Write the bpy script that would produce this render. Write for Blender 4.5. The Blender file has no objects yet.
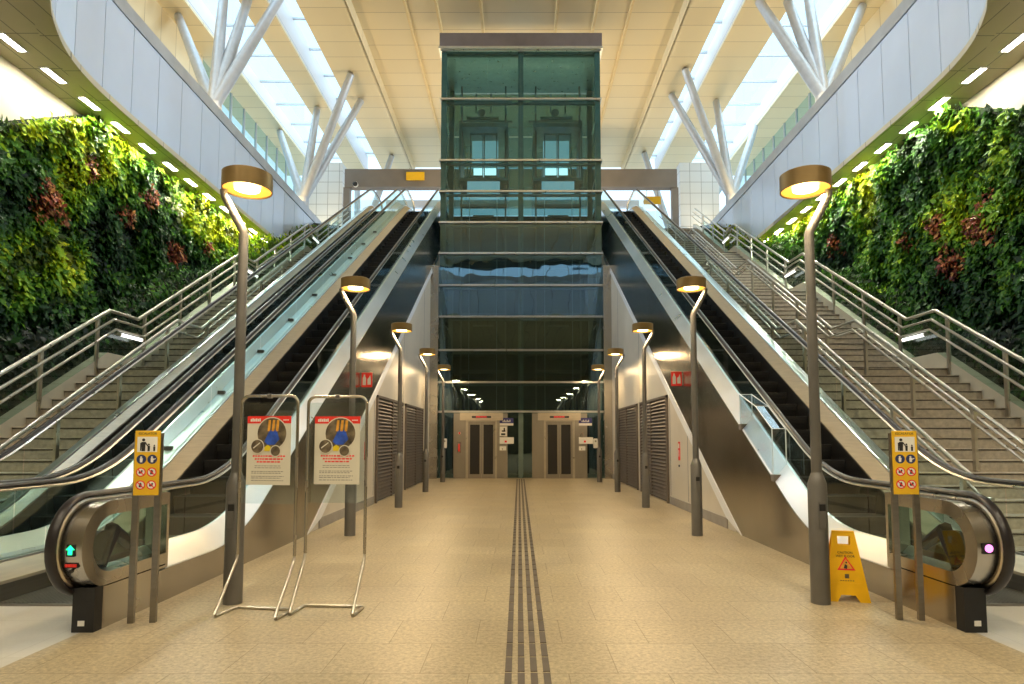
import bpy, bmesh, math, random
import numpy as np
from mathutils import Vector, Matrix
random.seed(7); rng = np.random.default_rng(11)
C = bpy.context.scene.collection
PI = math.pi
T30 = math.tan(math.radians(30))

# ------------------------------------------------------------------ materials
MATS = {}
def nodes(name):
    m = bpy.data.materials.new(name); m.use_nodes = True
    nt = m.node_tree; nt.nodes.clear()
    out = nt.nodes.new('ShaderNodeOutputMaterial')
    MATS[name] = m
    return m, nt, out
def N(nt, kind, **kw):
    n = nt.nodes.new(kind)
    for k, v in kw.items():
        if k in n.inputs: n.inputs[k].default_value = v
        else: setattr(n, k, v)
    return n
def ramp(nt, fac, stops):
    r = nt.nodes.new('ShaderNodeValToRGB')
    el = r.color_ramp.elements
    while len(el) < len(stops): el.new(0.5)
    for e, (p, c) in zip(el, stops):
        e.position = p; e.color = (*c, 1)
    nt.links.new(fac, r.inputs[0])
    return r
def pbr(name, col, rough=.5, metal=0., noise=.06, scale=8., stretch=(1, 1, 1), spec=.5, bump=0., emit=None, es=0.):
    """principled surface with a little procedural tone and roughness variation"""
    m, nt, out = nodes(name)
    b = N(nt, 'ShaderNodeBsdfPrincipled')
    b.inputs['Metallic'].default_value = metal; b.inputs['Roughness'].default_value = rough
    b.inputs['Specular IOR Level'].default_value = spec
    tc = N(nt, 'ShaderNodeTexCoord'); mp = N(nt, 'ShaderNodeMapping'); mp.inputs['Scale'].default_value = stretch
    nz = N(nt, 'ShaderNodeTexNoise'); nz.inputs['Scale'].default_value = scale; nz.inputs['Detail'].default_value = 3
    nt.links.new(tc.outputs['Object'], mp.inputs[0]); nt.links.new(mp.outputs[0], nz.inputs['Vector'])
    lo = tuple(max(0, c*(1-noise*2)) for c in col); hi = tuple(min(1, c*(1+noise*2)) for c in col)
    r = ramp(nt, nz.outputs['Fac'], [(.25, lo), (.75, hi)])
    nt.links.new(r.outputs[0], b.inputs['Base Color'])
    if metal > .4:
        mr = N(nt, 'ShaderNodeMapRange'); mr.inputs['To Min'].default_value = rough*.75; mr.inputs['To Max'].default_value = rough*1.25
        nt.links.new(nz.outputs['Fac'], mr.inputs['Value']); nt.links.new(mr.outputs[0], b.inputs['Roughness'])
    if bump:
        bp = N(nt, 'ShaderNodeBump'); bp.inputs['Strength'].default_value = bump
        nt.links.new(nz.outputs['Fac'], bp.inputs['Height']); nt.links.new(bp.outputs[0], b.inputs['Normal'])
    if emit:
        b.inputs['Emission Color'].default_value = (*emit, 1); b.inputs['Emission Strength'].default_value = es
    nt.links.new(b.outputs[0], out.inputs[0])
    return m
def glow(name, col, strength):
    m, nt, out = nodes(name)
    e = N(nt, 'ShaderNodeEmission'); e.inputs[0].default_value = (*col, 1); e.inputs[1].default_value = strength
    nt.links.new(e.outputs[0], out.inputs[0]); return m
def glass(name, tint, refl=.12, rough=.02, power=1.0, gcol=(1, 1, 1), wob=0.):
    """thin sheet glass: tinted see-through mixed with a mirror reflection that grows at grazing angles"""
    m, nt, out = nodes(name)
    t = N(nt, 'ShaderNodeBsdfTransparent'); t.inputs[0].default_value = (*tint, 1)
    g = N(nt, 'ShaderNodeBsdfGlossy'); g.inputs['Roughness'].default_value = rough; g.inputs[0].default_value = (*gcol, 1)
    lw = N(nt, 'ShaderNodeLayerWeight'); lw.inputs['Blend'].default_value = .35
    mr = N(nt, 'ShaderNodeMapRange'); mr.inputs['To Min'].default_value = refl; mr.inputs['To Max'].default_value = min(1, refl+.75*power)
    pw = N(nt, 'ShaderNodeMath', operation='POWER'); pw.inputs[1].default_value = 1.6
    nt.links.new(lw.outputs['Facing'], pw.inputs[0]); nt.links.new(pw.outputs[0], mr.inputs['Value'])
    mx = N(nt, 'ShaderNodeMixShader')
    nt.links.new(mr.outputs[0], mx.inputs[0]); nt.links.new(t.outputs[0], mx.inputs[1]); nt.links.new(g.outputs[0], mx.inputs[2])
    if wob:
        tc = N(nt, 'ShaderNodeTexCoord'); nz = N(nt, 'ShaderNodeTexNoise'); nz.inputs['Scale'].default_value = .6
        bp = N(nt, 'ShaderNodeBump'); bp.inputs['Strength'].default_value = wob; bp.inputs['Distance'].default_value = .05
        nt.links.new(tc.outputs['Object'], nz.inputs['Vector']); nt.links.new(nz.outputs['Fac'], bp.inputs['Height']); nt.links.new(bp.outputs[0], g.inputs['Normal'])
    nt.links.new(mx.outputs[0], out.inputs[0]); return m
def tiles(name, c1, c2, joint, bw, bh, mortar, rough, rot=(0, 0, 0), offset=.0, speck=.0, bump=.15, spec=.5, loc=(0, 0, 0), metal=0.):
    """panel or tile grid (brick node) with a speckle inside each tile"""
    m, nt, out = nodes(name)
    b = N(nt, 'ShaderNodeBsdfPrincipled'); b.inputs['Roughness'].default_value = rough; b.inputs['Specular IOR Level'].default_value = spec
    b.inputs['Metallic'].default_value = metal
    tc = N(nt, 'ShaderNodeTexCoord'); mp = N(nt, 'ShaderNodeMapping')
    mp.inputs['Rotation'].default_value = rot; mp.inputs['Location'].default_value = loc
    br = N(nt, 'ShaderNodeTexBrick'); br.offset = offset; br.squash = 1
    br.inputs['Scale'].default_value = 1; br.inputs['Brick Width'].default_value = bw; br.inputs['Row Height'].default_value = bh
    br.inputs['Mortar Size'].default_value = mortar; br.inputs['Mortar Smooth'].default_value = .1; br.inputs['Bias'].default_value = 0
    br.inputs['Color1'].default_value = (*c1, 1); br.inputs['Color2'].default_value = (*c2, 1); br.inputs['Mortar'].default_value = (*joint, 1)
    nt.links.new(tc.outputs['Object'], mp.inputs[0]); nt.links.new(mp.outputs[0], br.inputs['Vector'])
    col = br.outputs['Color']
    if speck:
        nz = N(nt, 'ShaderNodeTexNoise'); nz.inputs['Scale'].default_value = 30; nz.inputs['Detail'].default_value = 6; nz.inputs['Roughness'].default_value = .75
        n2 = N(nt, 'ShaderNodeTexNoise'); n2.inputs['Scale'].default_value = 1.1; n2.inputs['Detail'].default_value = 4
        nt.links.new(tc.outputs['Object'], nz.inputs['Vector']); nt.links.new(tc.outputs['Object'], n2.inputs['Vector'])
        r = ramp(nt, nz.outputs['Fac'], [(.32, (1-speck,)*3), (.68, (1+speck*.35,)*3)])
        r2 = ramp(nt, n2.outputs['Fac'], [(.3, (.86, .85, .84)), (.7, (1.05, 1.05, 1.03))])
        m1 = N(nt, 'ShaderNodeMixRGB', blend_type='MULTIPLY'); m1.inputs[0].default_value = 1
        m2 = N(nt, 'ShaderNodeMixRGB', blend_type='MULTIPLY'); m2.inputs[0].default_value = 1
        nt.links.new(col, m1.inputs[1]); nt.links.new(r.outputs[0], m1.inputs[2])
        nt.links.new(m1.outputs[0], m2.inputs[1]); nt.links.new(r2.outputs[0], m2.inputs[2]); col = m2.outputs[0]
        rr = N(nt, 'ShaderNodeMapRange'); rr.inputs['To Min'].default_value = rough*.8; rr.inputs['To Max'].default_value = rough*1.25
        nt.links.new(n2.outputs['Fac'], rr.inputs['Value']); nt.links.new(rr.outputs[0], b.inputs['Roughness'])
    nt.links.new(col, b.inputs['Base Color'])
    bp = N(nt, 'ShaderNodeBump'); bp.inputs['Strength'].default_value = bump; bp.inputs['Distance'].default_value = .01; bp.invert = True
    nt.links.new(br.outputs['Fac'], bp.inputs['Height']); nt.links.new(bp.outputs[0], b.inputs['Normal'])
    nt.links.new(b.outputs[0], out.inputs[0]); return m
def leafmat(name):
    m, nt, out = nodes(name)
    b = N(nt, 'ShaderNodeBsdfPrincipled'); b.inputs['Roughness'].default_value = .55; b.inputs['Specular IOR Level'].default_value = .28
    at = N(nt, 'ShaderNodeAttribute'); at.attribute_name = 'Col'
    nt.links.new(at.outputs['Color'], b.inputs['Base Color'])
    tr = N(nt, 'ShaderNodeBsdfTranslucent'); nt.links.new(at.outputs['Color'], tr.inputs[0])
    mx = N(nt, 'ShaderNodeMixShader'); mx.inputs[0].default_value = .18
    nt.links.new(b.outputs[0], mx.inputs[1]); nt.links.new(tr.outputs[0], mx.inputs[2]); nt.links.new(mx.outputs[0], out.inputs[0])
    return m

pbr('steel', (.50, .47, .42), .26, 1., .02, 2.)
pbr('steel_dark', (.30, .285, .265), .32, 1., .06, 3., (1, .3, 10))
pbr('steel_clad', (.40, .375, .34), .22, 1., .07, 1.4, (1, 1, 1))
pbr('steel_bright', (.86, .87, .88), .30, .9, .02, 2.)
pbr('steel_tube', (.62, .585, .51), .30, 1., .04, 6.)
pbr('deck_beige', (.62, .55, .44), .38, .75, .05, 5., (1, .4, 8))
pbr('pole_grey', (.185, .18, .17), .45, .6, .05, 6.)
pbr('rubber', (.018, .015, .017), .33, 0., .1, 12.)
pbr('black', (.012, .012, .013), .5, 0., .1, 12.)
pbr('step_black', (.010, .010, .011), .6, .1, .2, 30.)
pbr('step_edge', (.11, .11, .11), .5, .6, .1, 30.)
pbr('white_wall', (.66, .61, .51), .34, 0., .03, 1.2)
pbr('cream_wall', (.56, .50, .36), .5, 0., .05, .6)
pbr('slate_wall', (.10, .125, .15), .6, 0., .05, 1.)
pbr('plinth', (.30, .28, .25), .5, 0., .06, 4.)
pbr('fascia_white', (.70, .79, .93), .26, 0., .03, .5)
pbr('coping', (.52, .53, .54), .4, .25, .05, 2.)
pbr('trim_white', (.86, .87, .88), .3, 0., .02, 2.)
pbr('joint_dark', (.16, .17, .2), .7)
pbr('gold_rib', (.78, .60, .30), .45, .1, .04, 3.)
pbr('violet_panel', (.74, .70, .72), .45, 0., .05, 1.)
pbr('tree_steel', (.52, .55, .60), .4, .25, .04, 4.)
pbr('beam_grey', (.21, .19, .175), .5, .1, .05, 1.2)
pbr('shaft_frame', (.17, .235, .225), .4, .2, .08, 4.)
pbr('shaft_inner', (.035, .045, .048), .6, .1, .15, 2.)
pbr('transom', (.55, .58, .58), .3, .9, .04, 6.)
pbr('cap_brown', (.115, .09, .08), .5, .1, .08, 2.)
pbr('lift_steel', (.40, .375, .33), .30, .9, .05, 3., (1, 1, .3))
pbr('louvre', (.15, .125, .105), .5, .3, .08, 5.)
pbr('yellow_plastic', (.90, .50, .006), .4, 0., .04, 6.)
pbr('yellow_sign', (.86, .52, .02), .45, 0., .03, 6.)
pbr('ink', (.02, .018, .02), .6)
pbr('ink_blue', (.02, .035, .14), .5)
pbr('sign_white', (.85, .84, .80), .5, 0., .03, 6.)
pbr('sign_red', (.72, .03, .02), .45, 0., .04, 6., emit=(.9, .03, .02), es=.12)
pbr('sign_blue', (.05, .05, .22), .45)
pbr('poster_paper', (.74, .71, .60), .5, 0., .03, 3.)
pbr('poster_brown', (.13, .10, .06), .6, 0., .45, 14.)
pbr('poster_blue', (.03, .10, .55), .5, 0., .2, 20.)
pbr('poster_orange', (.80, .36, .04), .5, 0., .2, 20.)
pbr('poster_yellow', (.85, .66, .02), .5)
pbr('poster_text', (.30, .28, .24), .6)
pbr('soil', (.012, .016, .008), .9, 0., .4, 9., bump=.3)
pbr('stair_stone', (.60, .54, .45), .55, 0., .10, 14.)
pbr('stair_joint', (.08, .065, .05), .7)
pbr('stringer', (.60, .53, .39), .4, .3, .05, 2.)
pbr('lamp_shade', (.24, .17, .08), .36, .75, .06, 5., emit=(1, .55, .12), es=.05)  # faint emission stands for lamplight on the drum shell
pbr('lamp_inside', (.80, .42, .08), .35, .7, .04, 5., emit=(1, .50, .06), es=1.6)  # emission put in as the golden lamplight inside the drum
pbr('plant_bed', (.03, .035, .015), .9, 0., .4, 6., bump=.3)
tiles('floor_granite', (.53, .445, .295), (.585, .50, .345), (.34, .27, .165), .635, .60, .0035, .34, offset=.5, speck=.50, loc=(.07, 0, 0), bump=.1)
tiles('floor_pale', (.66, .65, .62), (.70, .69, .66), (.55, .53, .5), 1.2, .9, .003, .30, speck=.06, bump=.08)
tiles('ceiling_cream', (.76, .635, .40), (.81, .69, .45), (.40, .31, .18), 60., 1.1, .012, .5, bump=.15, loc=(30.1, 0, 0))
tiles('soffit_beige', (.70, .62, .42), (.74, .66, .46), (.34, .30, .2), .55, 1.2, .012, .5, bump=.15)
tiles('pier_tile', (.70, .74, .78), (.74, .77, .80), (.25, .27, .3), .62, .62, .012, .4, rot=(PI/2, 0, 0))
glass('glass_clear', (.80, .92, .90), .05, .02, .45, (.9, 1, 1))
glass('glass_green', (.60, .76, .72), .06, .03, .35, (.9, 1, 1))
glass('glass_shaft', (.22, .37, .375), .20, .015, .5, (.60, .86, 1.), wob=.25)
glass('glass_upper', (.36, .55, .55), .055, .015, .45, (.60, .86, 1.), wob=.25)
glass('glass_clerestory', (.46, .62, .60), .05, .05, .3)
glass('glass_dark', (.05, .05, .045), .08, .05, .4)
glass('glass_sky', (.80, .93, .96), .05, .05, .3)
glass('acrylic', (.88, .93, .93), .06, .05, .35)
glass('acrylic_box', (.74, .84, .90), .10, .06, .5)
pbr('acrylic_edge', (.78, .9, .98), .2, 0., .02, 4.)
glow('lamp_lens', (1, .84, .45), 10)
glow('soffit_lens', (1, .95, .82), 34)
glow('rail_glow', (1, .98, .92), 2.2)  # glow standing in for light caught by the lower handrail
glow('green_led', (.02, 1, .35), 2.6)
glow('pink_led', (1, .25, .75), 2.6)
glow('red_led', (1, .06, .05), 1.0)
glow('car_light', (.70, .93, 1), 2.6)
glow('car_panel', (.36, .60, .66), .9)  # glow put in for the light on the lift car rear glass and apron
leafmat('leaf')
MAT = lambda n: MATS[n]

# ------------------------------------------------------------------ mesh builder
class MB:
    def __init__(s): s.v = []; s.f = []; s.m = []
    def add(s, verts, faces, mi=0):
        o = len(s.v); s.v += [tuple(p) for p in verts]
        for f in faces: s.f.append(tuple(i+o for i in f)); s.m.append(mi)
        return s
    def box(s, x0, x1, y0, y1, z0, z1, mi=0):
        v = [(x0,y0,z0),(x1,y0,z0),(x1,y1,z0),(x0,y1,z0),(x0,y0,z1),(x1,y0,z1),(x1,y1,z1),(x0,y1,z1)]
        return s.add(v, [(0,3,2,1),(4,5,6,7),(0,1,5,4),(1,2,6,5),(2,3,7,6),(3,0,4,7)], mi)
    def quad(s, a, b, c, d, mi=0): return s.add([a,b,c,d], [(0,1,2,3)], mi)
    def loft(s, rows, closed=True, caps=True, mi=0):
        """rows: polylines of equal length running along the piece; faces between neighbouring rows"""
        k = len(rows); n = len(rows[0]); v = [p for r in rows for p in r]; f = []
        for a in range(k if closed else k-1):
            b = (a+1) % k
            for i in range(n-1): f.append((a*n+i, a*n+i+1, b*n+i+1, b*n+i))
        if closed and caps:
            f.append(tuple(a*n for a in range(k))[::-1]); f.append(tuple(a*n+n-1 for a in range(k)))
        return s.add(v, f, mi)
    def tube(s, pts, r, seg=10, mi=0, caps=True):
        pts = [Vector(p) for p in pts]; n = len(pts); rows = [[] for _ in range(seg)]
        t0 = (pts[1]-pts[0]).normalized(); up = Vector((0,0,1)) if abs(t0.z) < .9 else Vector((1,0,0))
        nrm = t0.cross(up).normalized()
        for i, p in enumerate(pts):
            a = pts[max(0,i-1)]; b = pts[min(n-1,i+1)]
            t = (b-a).normalized(); nrm = (nrm - t*nrm.dot(t)).normalized(); bi = t.cross(nrm)
            rr = r[i] if isinstance(r, (list, tuple)) else r
            sc = 1.
            if 0 < i < n-1:
                c = (p-a).normalized().dot((b-p).normalized()); sc = 1/max(.5, math.sqrt((1+c)/2))
            for k in range(seg):
                an = 2*PI*k/seg; rows[k].append(p + (nrm*math.cos(an) + bi*math.sin(an))*rr*sc)
        return s.loft(rows, True, caps, mi)
    def cyl(s, p, r, h, seg=20, mi=0, axis='z', r2=None):
        r2 = r if r2 is None else r2
        d = {'z': (0,0,h), 'x': (h,0,0), 'y': (0,h,0)}[axis]
        a = []; b = []
        for k in range(seg):
            an = 2*PI*k/seg; c, q = math.cos(an), math.sin(an)
            o = {'z': (c,q,0), 'x': (0,c,q), 'y': (c,0,q)}[axis]
            a.append(tuple(p[i]+o[i]*r for i in range(3))); b.append(tuple(p[i]+o[i]*r2+d[i] for i in range(3)))
        f = [(k, (k+1)%seg, seg+(k+1)%seg, seg+k) for k in range(seg)] + [tuple(range(seg))[::-1], tuple(range(seg, 2*seg))]
        return s.add(a+b, f, mi)
    def prism(s, poly, vec, mi=0):
        n = len(poly); a = [tuple(p) for p in poly]; b = [tuple(p[i]+vec[i] for i in range(3)) for p in poly]
        f = [tuple(range(n))[::-1], tuple(range(n, 2*n))] + [(k, (k+1)%n, n+(k+1)%n, n+k) for k in range(n)]
        return s.add(a+b, f, mi)
    def obj(s, name, mats, parent=None, smooth=False, local=None, bevel=0., fix=True):
        me = bpy.data.meshes.new(name)
        v = s.v
        if parent is not None and local is None: local = parent_origin(parent)
        if local is not None: v = [(p[0]-local[0], p[1]-local[1], p[2]-local[2]) for p in v]
        me.from_pydata(v, [], s.f)
        mats = [mats] if isinstance(mats, str) else mats
        for m in mats: me.materials.append(MATS[m])
        me.polygons.foreach_set('material_index', s.m)
        if fix:
            bm = bmesh.new(); bm.from_mesh(me)
            bmesh.ops.recalc_face_normals(bm, faces=bm.faces); bm.to_mesh(me); bm.free()
        if smooth:
            for p in me.polygons: p.use_smooth = True
            try: me.set_sharp_from_angle(angle=math.radians(38))
            except Exception: pass
        me.update()
        o = bpy.data.objects.new(name, me); C.objects.link(o)
        if parent is not None: o.parent = parent
        if bevel:
            b = o.modifiers.new('soft_edges', 'BEVEL'); b.width = bevel; b.segments = 2; b.limit_method = 'ANGLE'
        return o
ORIGIN = {}
def parent_origin(o):
    p = Vector((0,0,0))
    while o is not None:
        p += o.location; o = o.parent
    return tuple(p)
def thing(name, label, cat, loc=(0,0,0), group=None):
    o = bpy.data.objects.new(name, None); C.objects.link(o); o.location = loc; o.empty_display_size = .2
    o['label'] = label; o['category'] = cat
    if group: o['group'] = group
    return o
def tag(o, label, cat, group=None, kind=None):
    o['label'] = label; o['category'] = cat
    if group: o['group'] = group
    if kind: o['kind'] = kind
    return o
def struct(o): o['kind'] = 'structure'; return o
def text(name, body, size, mat, parent, loc, rot=(PI/2, 0, 0), extrude=.001):
    cu = bpy.data.curves.new(name, 'FONT'); cu.body = body; cu.size = size; cu.align_x = 'CENTER'; cu.align_y = 'CENTER'; cu.extrude = extrude
    cu.materials.append(MATS[mat]); cu.resolution_u = 3
    tmp = bpy.data.objects.new('tmp', cu); C.objects.link(tmp)
    dg = bpy.context.evaluated_depsgraph_get(); me = bpy.data.meshes.new_from_object(tmp.evaluated_get(dg)); me.name = name
    bpy.data.objects.remove(tmp)
    if not me.materials: me.materials.append(MATS[mat])
    o = bpy.data.objects.new(name, me); C.objects.link(o)
    o.parent = parent; o.location = loc; o.rotation_euler = rot
    return o
def dup(root, loc, label=None, rotz=None, parent=None):
    def cp(o, par):
        c = o.copy(); C.objects.link(c)
        if par is not None: c.parent = par
        for ch in list(o.children): cp(ch, c)
        return c
    r = cp(root, parent); r.location = loc
    if label: r['label'] = label
    if rotz is not None: r.rotation_euler = (0, 0, rotz)
    return r
def arc(cy, cz, r, a0, a1, n):
    return [(cy + r*math.cos(a0+(a1-a0)*i/n), cz + r*math.sin(a0+(a1-a0)*i/n)) for i in range(n+1)]
def frange(a, b, st):
    n = max(1, int(round((b-a)/st))); return [a+(b-a)*i/n for i in range(n+1)]

# ------------------------------------------------------------------ overall levels
FFL = 11.4                     # upper floor
SOF = 9.4                      # underside of the upper slabs
CEIL = 18.5
WL, WR = -10.80, 10.45         # side walls
Y0, Y1 = 7.6, 7.6 + FFL/T30    # escalator knees
def sl(y, w=.7):
    """rise of the escalator line at y, rounded at both knees"""
    def k(u):
        if u <= -w: return 0.
        if u >= w: return u
        return (u+w)**2/(4*w)
    return T30*(k(y-Y0) - k(y-Y1))

# ------------------------------------------------------------------ floors
b = MB(); b.box(-3.46, 3.46, -14, 28.0, -.12, 0); struct(b.obj('floor', 'floor_granite'))
b = MB(); b.box(-3.4, 3.4, 27.6, 27.8, 0, 11.0); struct(b.obj('wall_back_tower', 'shaft_inner'))
b = MB(); b.box(WL, -3.462, -14, 24, -.12, -.002); struct(b.obj('floor_left_landing', 'floor_pale'))
b = MB(); b.box(3.462, WR, -14, 24, -.12, -.002); struct(b.obj('floor_right_landing', 'floor_pale'))

# tactile guide strip: four lines of dark raised bars
strip = thing('tactile_guide_strip', 'strip of four dark dashed raised lines down the middle of the granite floor', 'guide strip', (-.015, 0, 0))
for cx in (-.138, -.056, .026, .108):
    b = MB(); y = 2.2
    while y < 23.6:
        b.prism([(cx-.022, y, 0), (cx+.022, y, 0), (cx+.022, y+.262, 0), (cx-.022, y+.262, 0)], (0, 0, .005)); y += .29
    b.obj('raised_line', 'louvre', strip)

# ------------------------------------------------------------------ escalators
def yz(fn, ys, x): return [(x, y, fn(y)) for y in ys]
NEWEL_Y, NEWEL_Z, NEWEL_R = 5.22, .66, .385
def handrail_path(ytop):
    low = arc(NEWEL_Y, NEWEL_Z, NEWEL_R, -PI/2, -3*PI/2, 16)          # round the lower newel, bottom to top
    low = [(5.75, NEWEL_Z-NEWEL_R)] + low
    mid = [(y, 1.045+sl(y)) for y in frange(5.6, 6.8, .4)] + [(y, 1.045+sl(y)) for y in frange(6.9, 8.4, .12)] + [(y, 1.045+sl(y)) for y in frange(9, Y1-.9, 1.0)] + [(y, 1.045+sl(y)) for y in frange(Y1-.7, Y1+.8, .12)]
    cz = FFL+1.045-NEWEL_R
    top = arc(ytop, cz, NEWEL_R, PI/2, -PI/2, 16)
    return low+mid+top
def sweep_yz(b, path, x, a, w, seg=12, mi=0):
    """oval section swept along a path lying in a vertical plane at x"""
    n = len(path); rows = [[] for _ in range(seg)]
    for i, p in enumerate(path):
        q = path[max(0,i-1)]; r = path[min(n-1,i+1)]
        ty, tz = r[0]-q[0], r[1]-q[1]; L = math.hypot(ty, tz) or 1; ny, nz = -tz/L, ty/L
        for k in range(seg):
            an = 2*PI*k/seg; u = a*math.cos(an); v = w*math.sin(an)
            rows[k].append((x+v, p[0]+ny*u, p[1]+nz*u))
    b.loft(rows, True, True, mi)

YS = frange(5.9, 6.8, .3) + frange(6.9, 8.4, .1) + frange(8.6, Y1-.9, 1.2) + frange(Y1-.7, Y1+.8, .1) + frange(Y1+.95, Y1+1.4, .3)
def escalator(label, cx, hw, corridor, edge_in, edge_out, led, y_end=Y1+1.3):
    """corridor: side (+1/-1) of cx that faces the hall floor, with the steel cladding and newel housing.
    edge_in: x of the cladding on the hall side; edge_out: x of the deck edge on the far side"""
    t = thing('escalator', label, 'escalator', (cx, 0, 0))
    # ---- steps: one mesh, copied
    sb = MB()
    sb.box(-.5, .5, 0, .405, -.05, 0, 0)
    sb.loft([[(-.5, 0, 0), (.5, 0, 0)], [(-.5, .012, -.10), (.5, .012, -.10)], [(-.5, .05, -.235), (.5, .05, -.235)], [(-.5, .08, -.235), (.5, .08, -.235)], [(-.5, .08, 0), (.5, .08, 0)]], True, True, 0)
    sb.box(-.5, .5, -.004, .03, .0, .004, 1)
    st = sb.obj('step', ['step_black', 'step_edge'], t, local=(0,0,0))
    n = int((Y1-Y0)/.4)
    first = True
    for k in range(-1, n+2):
        y = Y0 + .4*k; z = min(FFL, max(0, .4*T30*k)) + .012
        o = st if first else st.copy()
        if not first: C.objects.link(o); o.parent = t
        o.location = (0, y, z); first = False
    # ---- floor plates with combs
    for (a, c, z, nm) in ((5.85, Y0-.42, 0, 'landing_plate'), (Y1+.45, Y1+2.2, FFL, 'landing_plate')):
        b = MB(); b.box(cx-.5, cx+.5, a, c, z-.02, z+.014)
        for i in range(24): b.box(cx-.48+i*.04, cx-.465+i*.04, a+.05, c-.1, z+.014, z+.018)
        b.obj(nm, 'steel_dark', t)
    for sgn in (1, -1):
        inner = (sgn == corridor)
        hx = cx + sgn*hw                                        # handrail line
        ex = edge_in if inner else edge_out
        b = MB(); sweep_yz(b, handrail_path(Y1+1.7), hx, .026, .042); b.obj('handrail', 'rubber', t, smooth=True)
        b = MB(); pth = [p for p in handrail_path(Y1+1.7)]
        cz = NEWEL_Z
        sh = []
        for i, p in enumerate(pth):
            q = pth[max(0,i-1)]; r = pth[min(len(pth)-1,i+1)]; ty, tz = r[0]-q[0], r[1]-q[1]; L = math.hypot(ty, tz) or 1
            sh.append((p[0]+tz/L*.042, p[1]-ty/L*.042))
        sweep_yz(b, sh, hx, .018, .03, 8); b.obj('handrail_guide', 'steel_tube', t, smooth=True)
        # skirt beside the steps
        sx = cx + sgn*.505
        b = MB(); b.loft([yz(lambda y: sl(y)-.25, YS, sx), yz(lambda y: sl(y)+.20, YS, sx), yz(lambda y: sl(y)+.20, YS, sx+sgn*.012), yz(lambda y: sl(y)-.25, YS, sx+sgn*.012)])
        b.obj('skirt', 'steel_dark' if inner else 'steel_dark', t)
        gx = hx
        # inner deck, skirt to glass
        b = MB(); zi = .30
        b.loft([yz(lambda y: sl(y)+.20, YS, sx-sgn*.01), yz(lambda y: sl(y)+zi+.02, YS, gx-sgn*.02), yz(lambda y: sl(y)+zi, YS, gx-sgn*.02), yz(lambda y: sl(y)+.17, YS, sx-sgn*.01)])
        b.obj('inner_deck', 'deck_beige', t)
        # outer deck, glass to cladding edge
        b = MB()
        if inner:
            rows = [yz(lambda y: sl(y)+.50, YS, gx-sgn*.015), yz(lambda y: sl(y)+.50, YS, gx+sgn*.02), yz(lambda y: sl(y)+.30, YS, ex-sgn*.01), yz(lambda y: sl(y)+.27, YS, ex-sgn*.01), yz(lambda y: sl(y)+.27, YS, gx-sgn*.015)]
            b.loft(rows); b.obj('outer_deck', 'steel_bright', t)
        else:
            rows = [yz(lambda y: sl(y)+.34, YS, gx-sgn*.015), yz(lambda y: sl(y)+.34, YS, gx+sgn*.02), yz(lambda y: sl(y)+.28, YS, ex), yz(lambda y: sl(y)+.20, YS, ex), yz(lambda y: sl(y)+.20, YS, gx-sgn*.015)]
            b.loft(rows); b.obj('outer_deck', 'steel_bright', t)
        # glass balustrade in panels
        zb = .50 if inner else .34
        edges = [5.55, 6.75] + frange(8.35, Y1-.2, 1.9) + [Y1+1.9]
        for a, c in zip(edges[:-1], edges[1:]):
            ys = frange(a+.008, c-.008, .15 if a < 8 or c > Y1-1 else .9)
            b = MB(); b.loft([yz(lambda y: sl(y)+zb, ys, gx), yz(lambda y: sl(y)+1.0, ys, gx)], closed=False)
            b.obj('glass_panel', 'glass_clear' if not inner else 'glass_green', t, fix=False)
        # rounded glass at the top newel
        b = MB(); cz = FFL+1.045-NEWEL_R; pl = arc(Y1+1.7, cz, NEWEL_R-.04, PI/2, -PI/2, 14)
        b.add([(gx, Y1+1.9, FFL+.34)]+[(gx, p[0]+.2-.2, p[1]) for p in pl], [tuple(range(len(pl)+1))]); b.obj('newel_glass', 'glass_clear', t, fix=False)
        if inner:
            # exterior cladding panels
            ysc = frange(5.9, 6.8, .3) + frange(6.9, 8.4, .1) + frange(8.6, 9.8, .4) + [10.0, 10.3] + frange(11, Y1-.9, 1.2) + frange(Y1-.7, Y1+.6, .1)
            low = lambda y: max(0.0, T30*(y-10.0))
            b = MB(); b.loft([yz(lambda y: sl(y)+.29, ysc, ex), yz(low, ysc, ex), yz(low, ysc, ex-sgn*.04), yz(lambda y: sl(y)+.29, ysc, ex-sgn*.04)])
            b.obj('cladding', 'steel_clad', t)
            # lower trim bar
            b = MB(); yt = [10.0, 10.02] + frange(10.7, 25.5, 1.5)
            b.loft([yz(lambda y: max(.01, T30*(y-10.0)-.03), yt, ex+sgn*.012), yz(lambda y: max(.0, T30*(y-10.0)-.22), yt, ex+sgn*.012), yz(lambda y: max(.0, T30*(y-10.0)-.22), yt, ex-sgn*.05), yz(lambda y: max(.01, T30*(y-10.0)-.03), yt, ex-sgn*.05)])
            b.obj('lower_trim', 'trim_white', t)
        else:
            b = MB(); b.loft([yz(lambda y: sl(y)+.27, YS, ex), yz(lambda y: max(0, sl(y)-.6), YS, ex), yz(lambda y: max(0, sl(y)-.6), YS, ex-sgn*.03), yz(lambda y: sl(y)+.27, YS, ex-sgn*.03)])
            b.obj('side_panel', 'steel', t)
        # lower newel: housing ring, recessed glass, plinth
        hx0, hx1 = (hx+sgn*.20, hx-sgn*.030)
        R, r = .335, .225
        ring_o = [(6.05, NEWEL_Z+R)] + arc(NEWEL_Y, NEWEL_Z, R, PI/2, 3*PI/2, 18) + [(6.05, NEWEL_Z-R)]
        ring_i = [(6.05, NEWEL_Z+r)] + arc(NEWEL_Y+.02, NEWEL_Z, r, PI/2, 3*PI/2, 18) + [(6.05, NEWEL_Z-r)]
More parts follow.
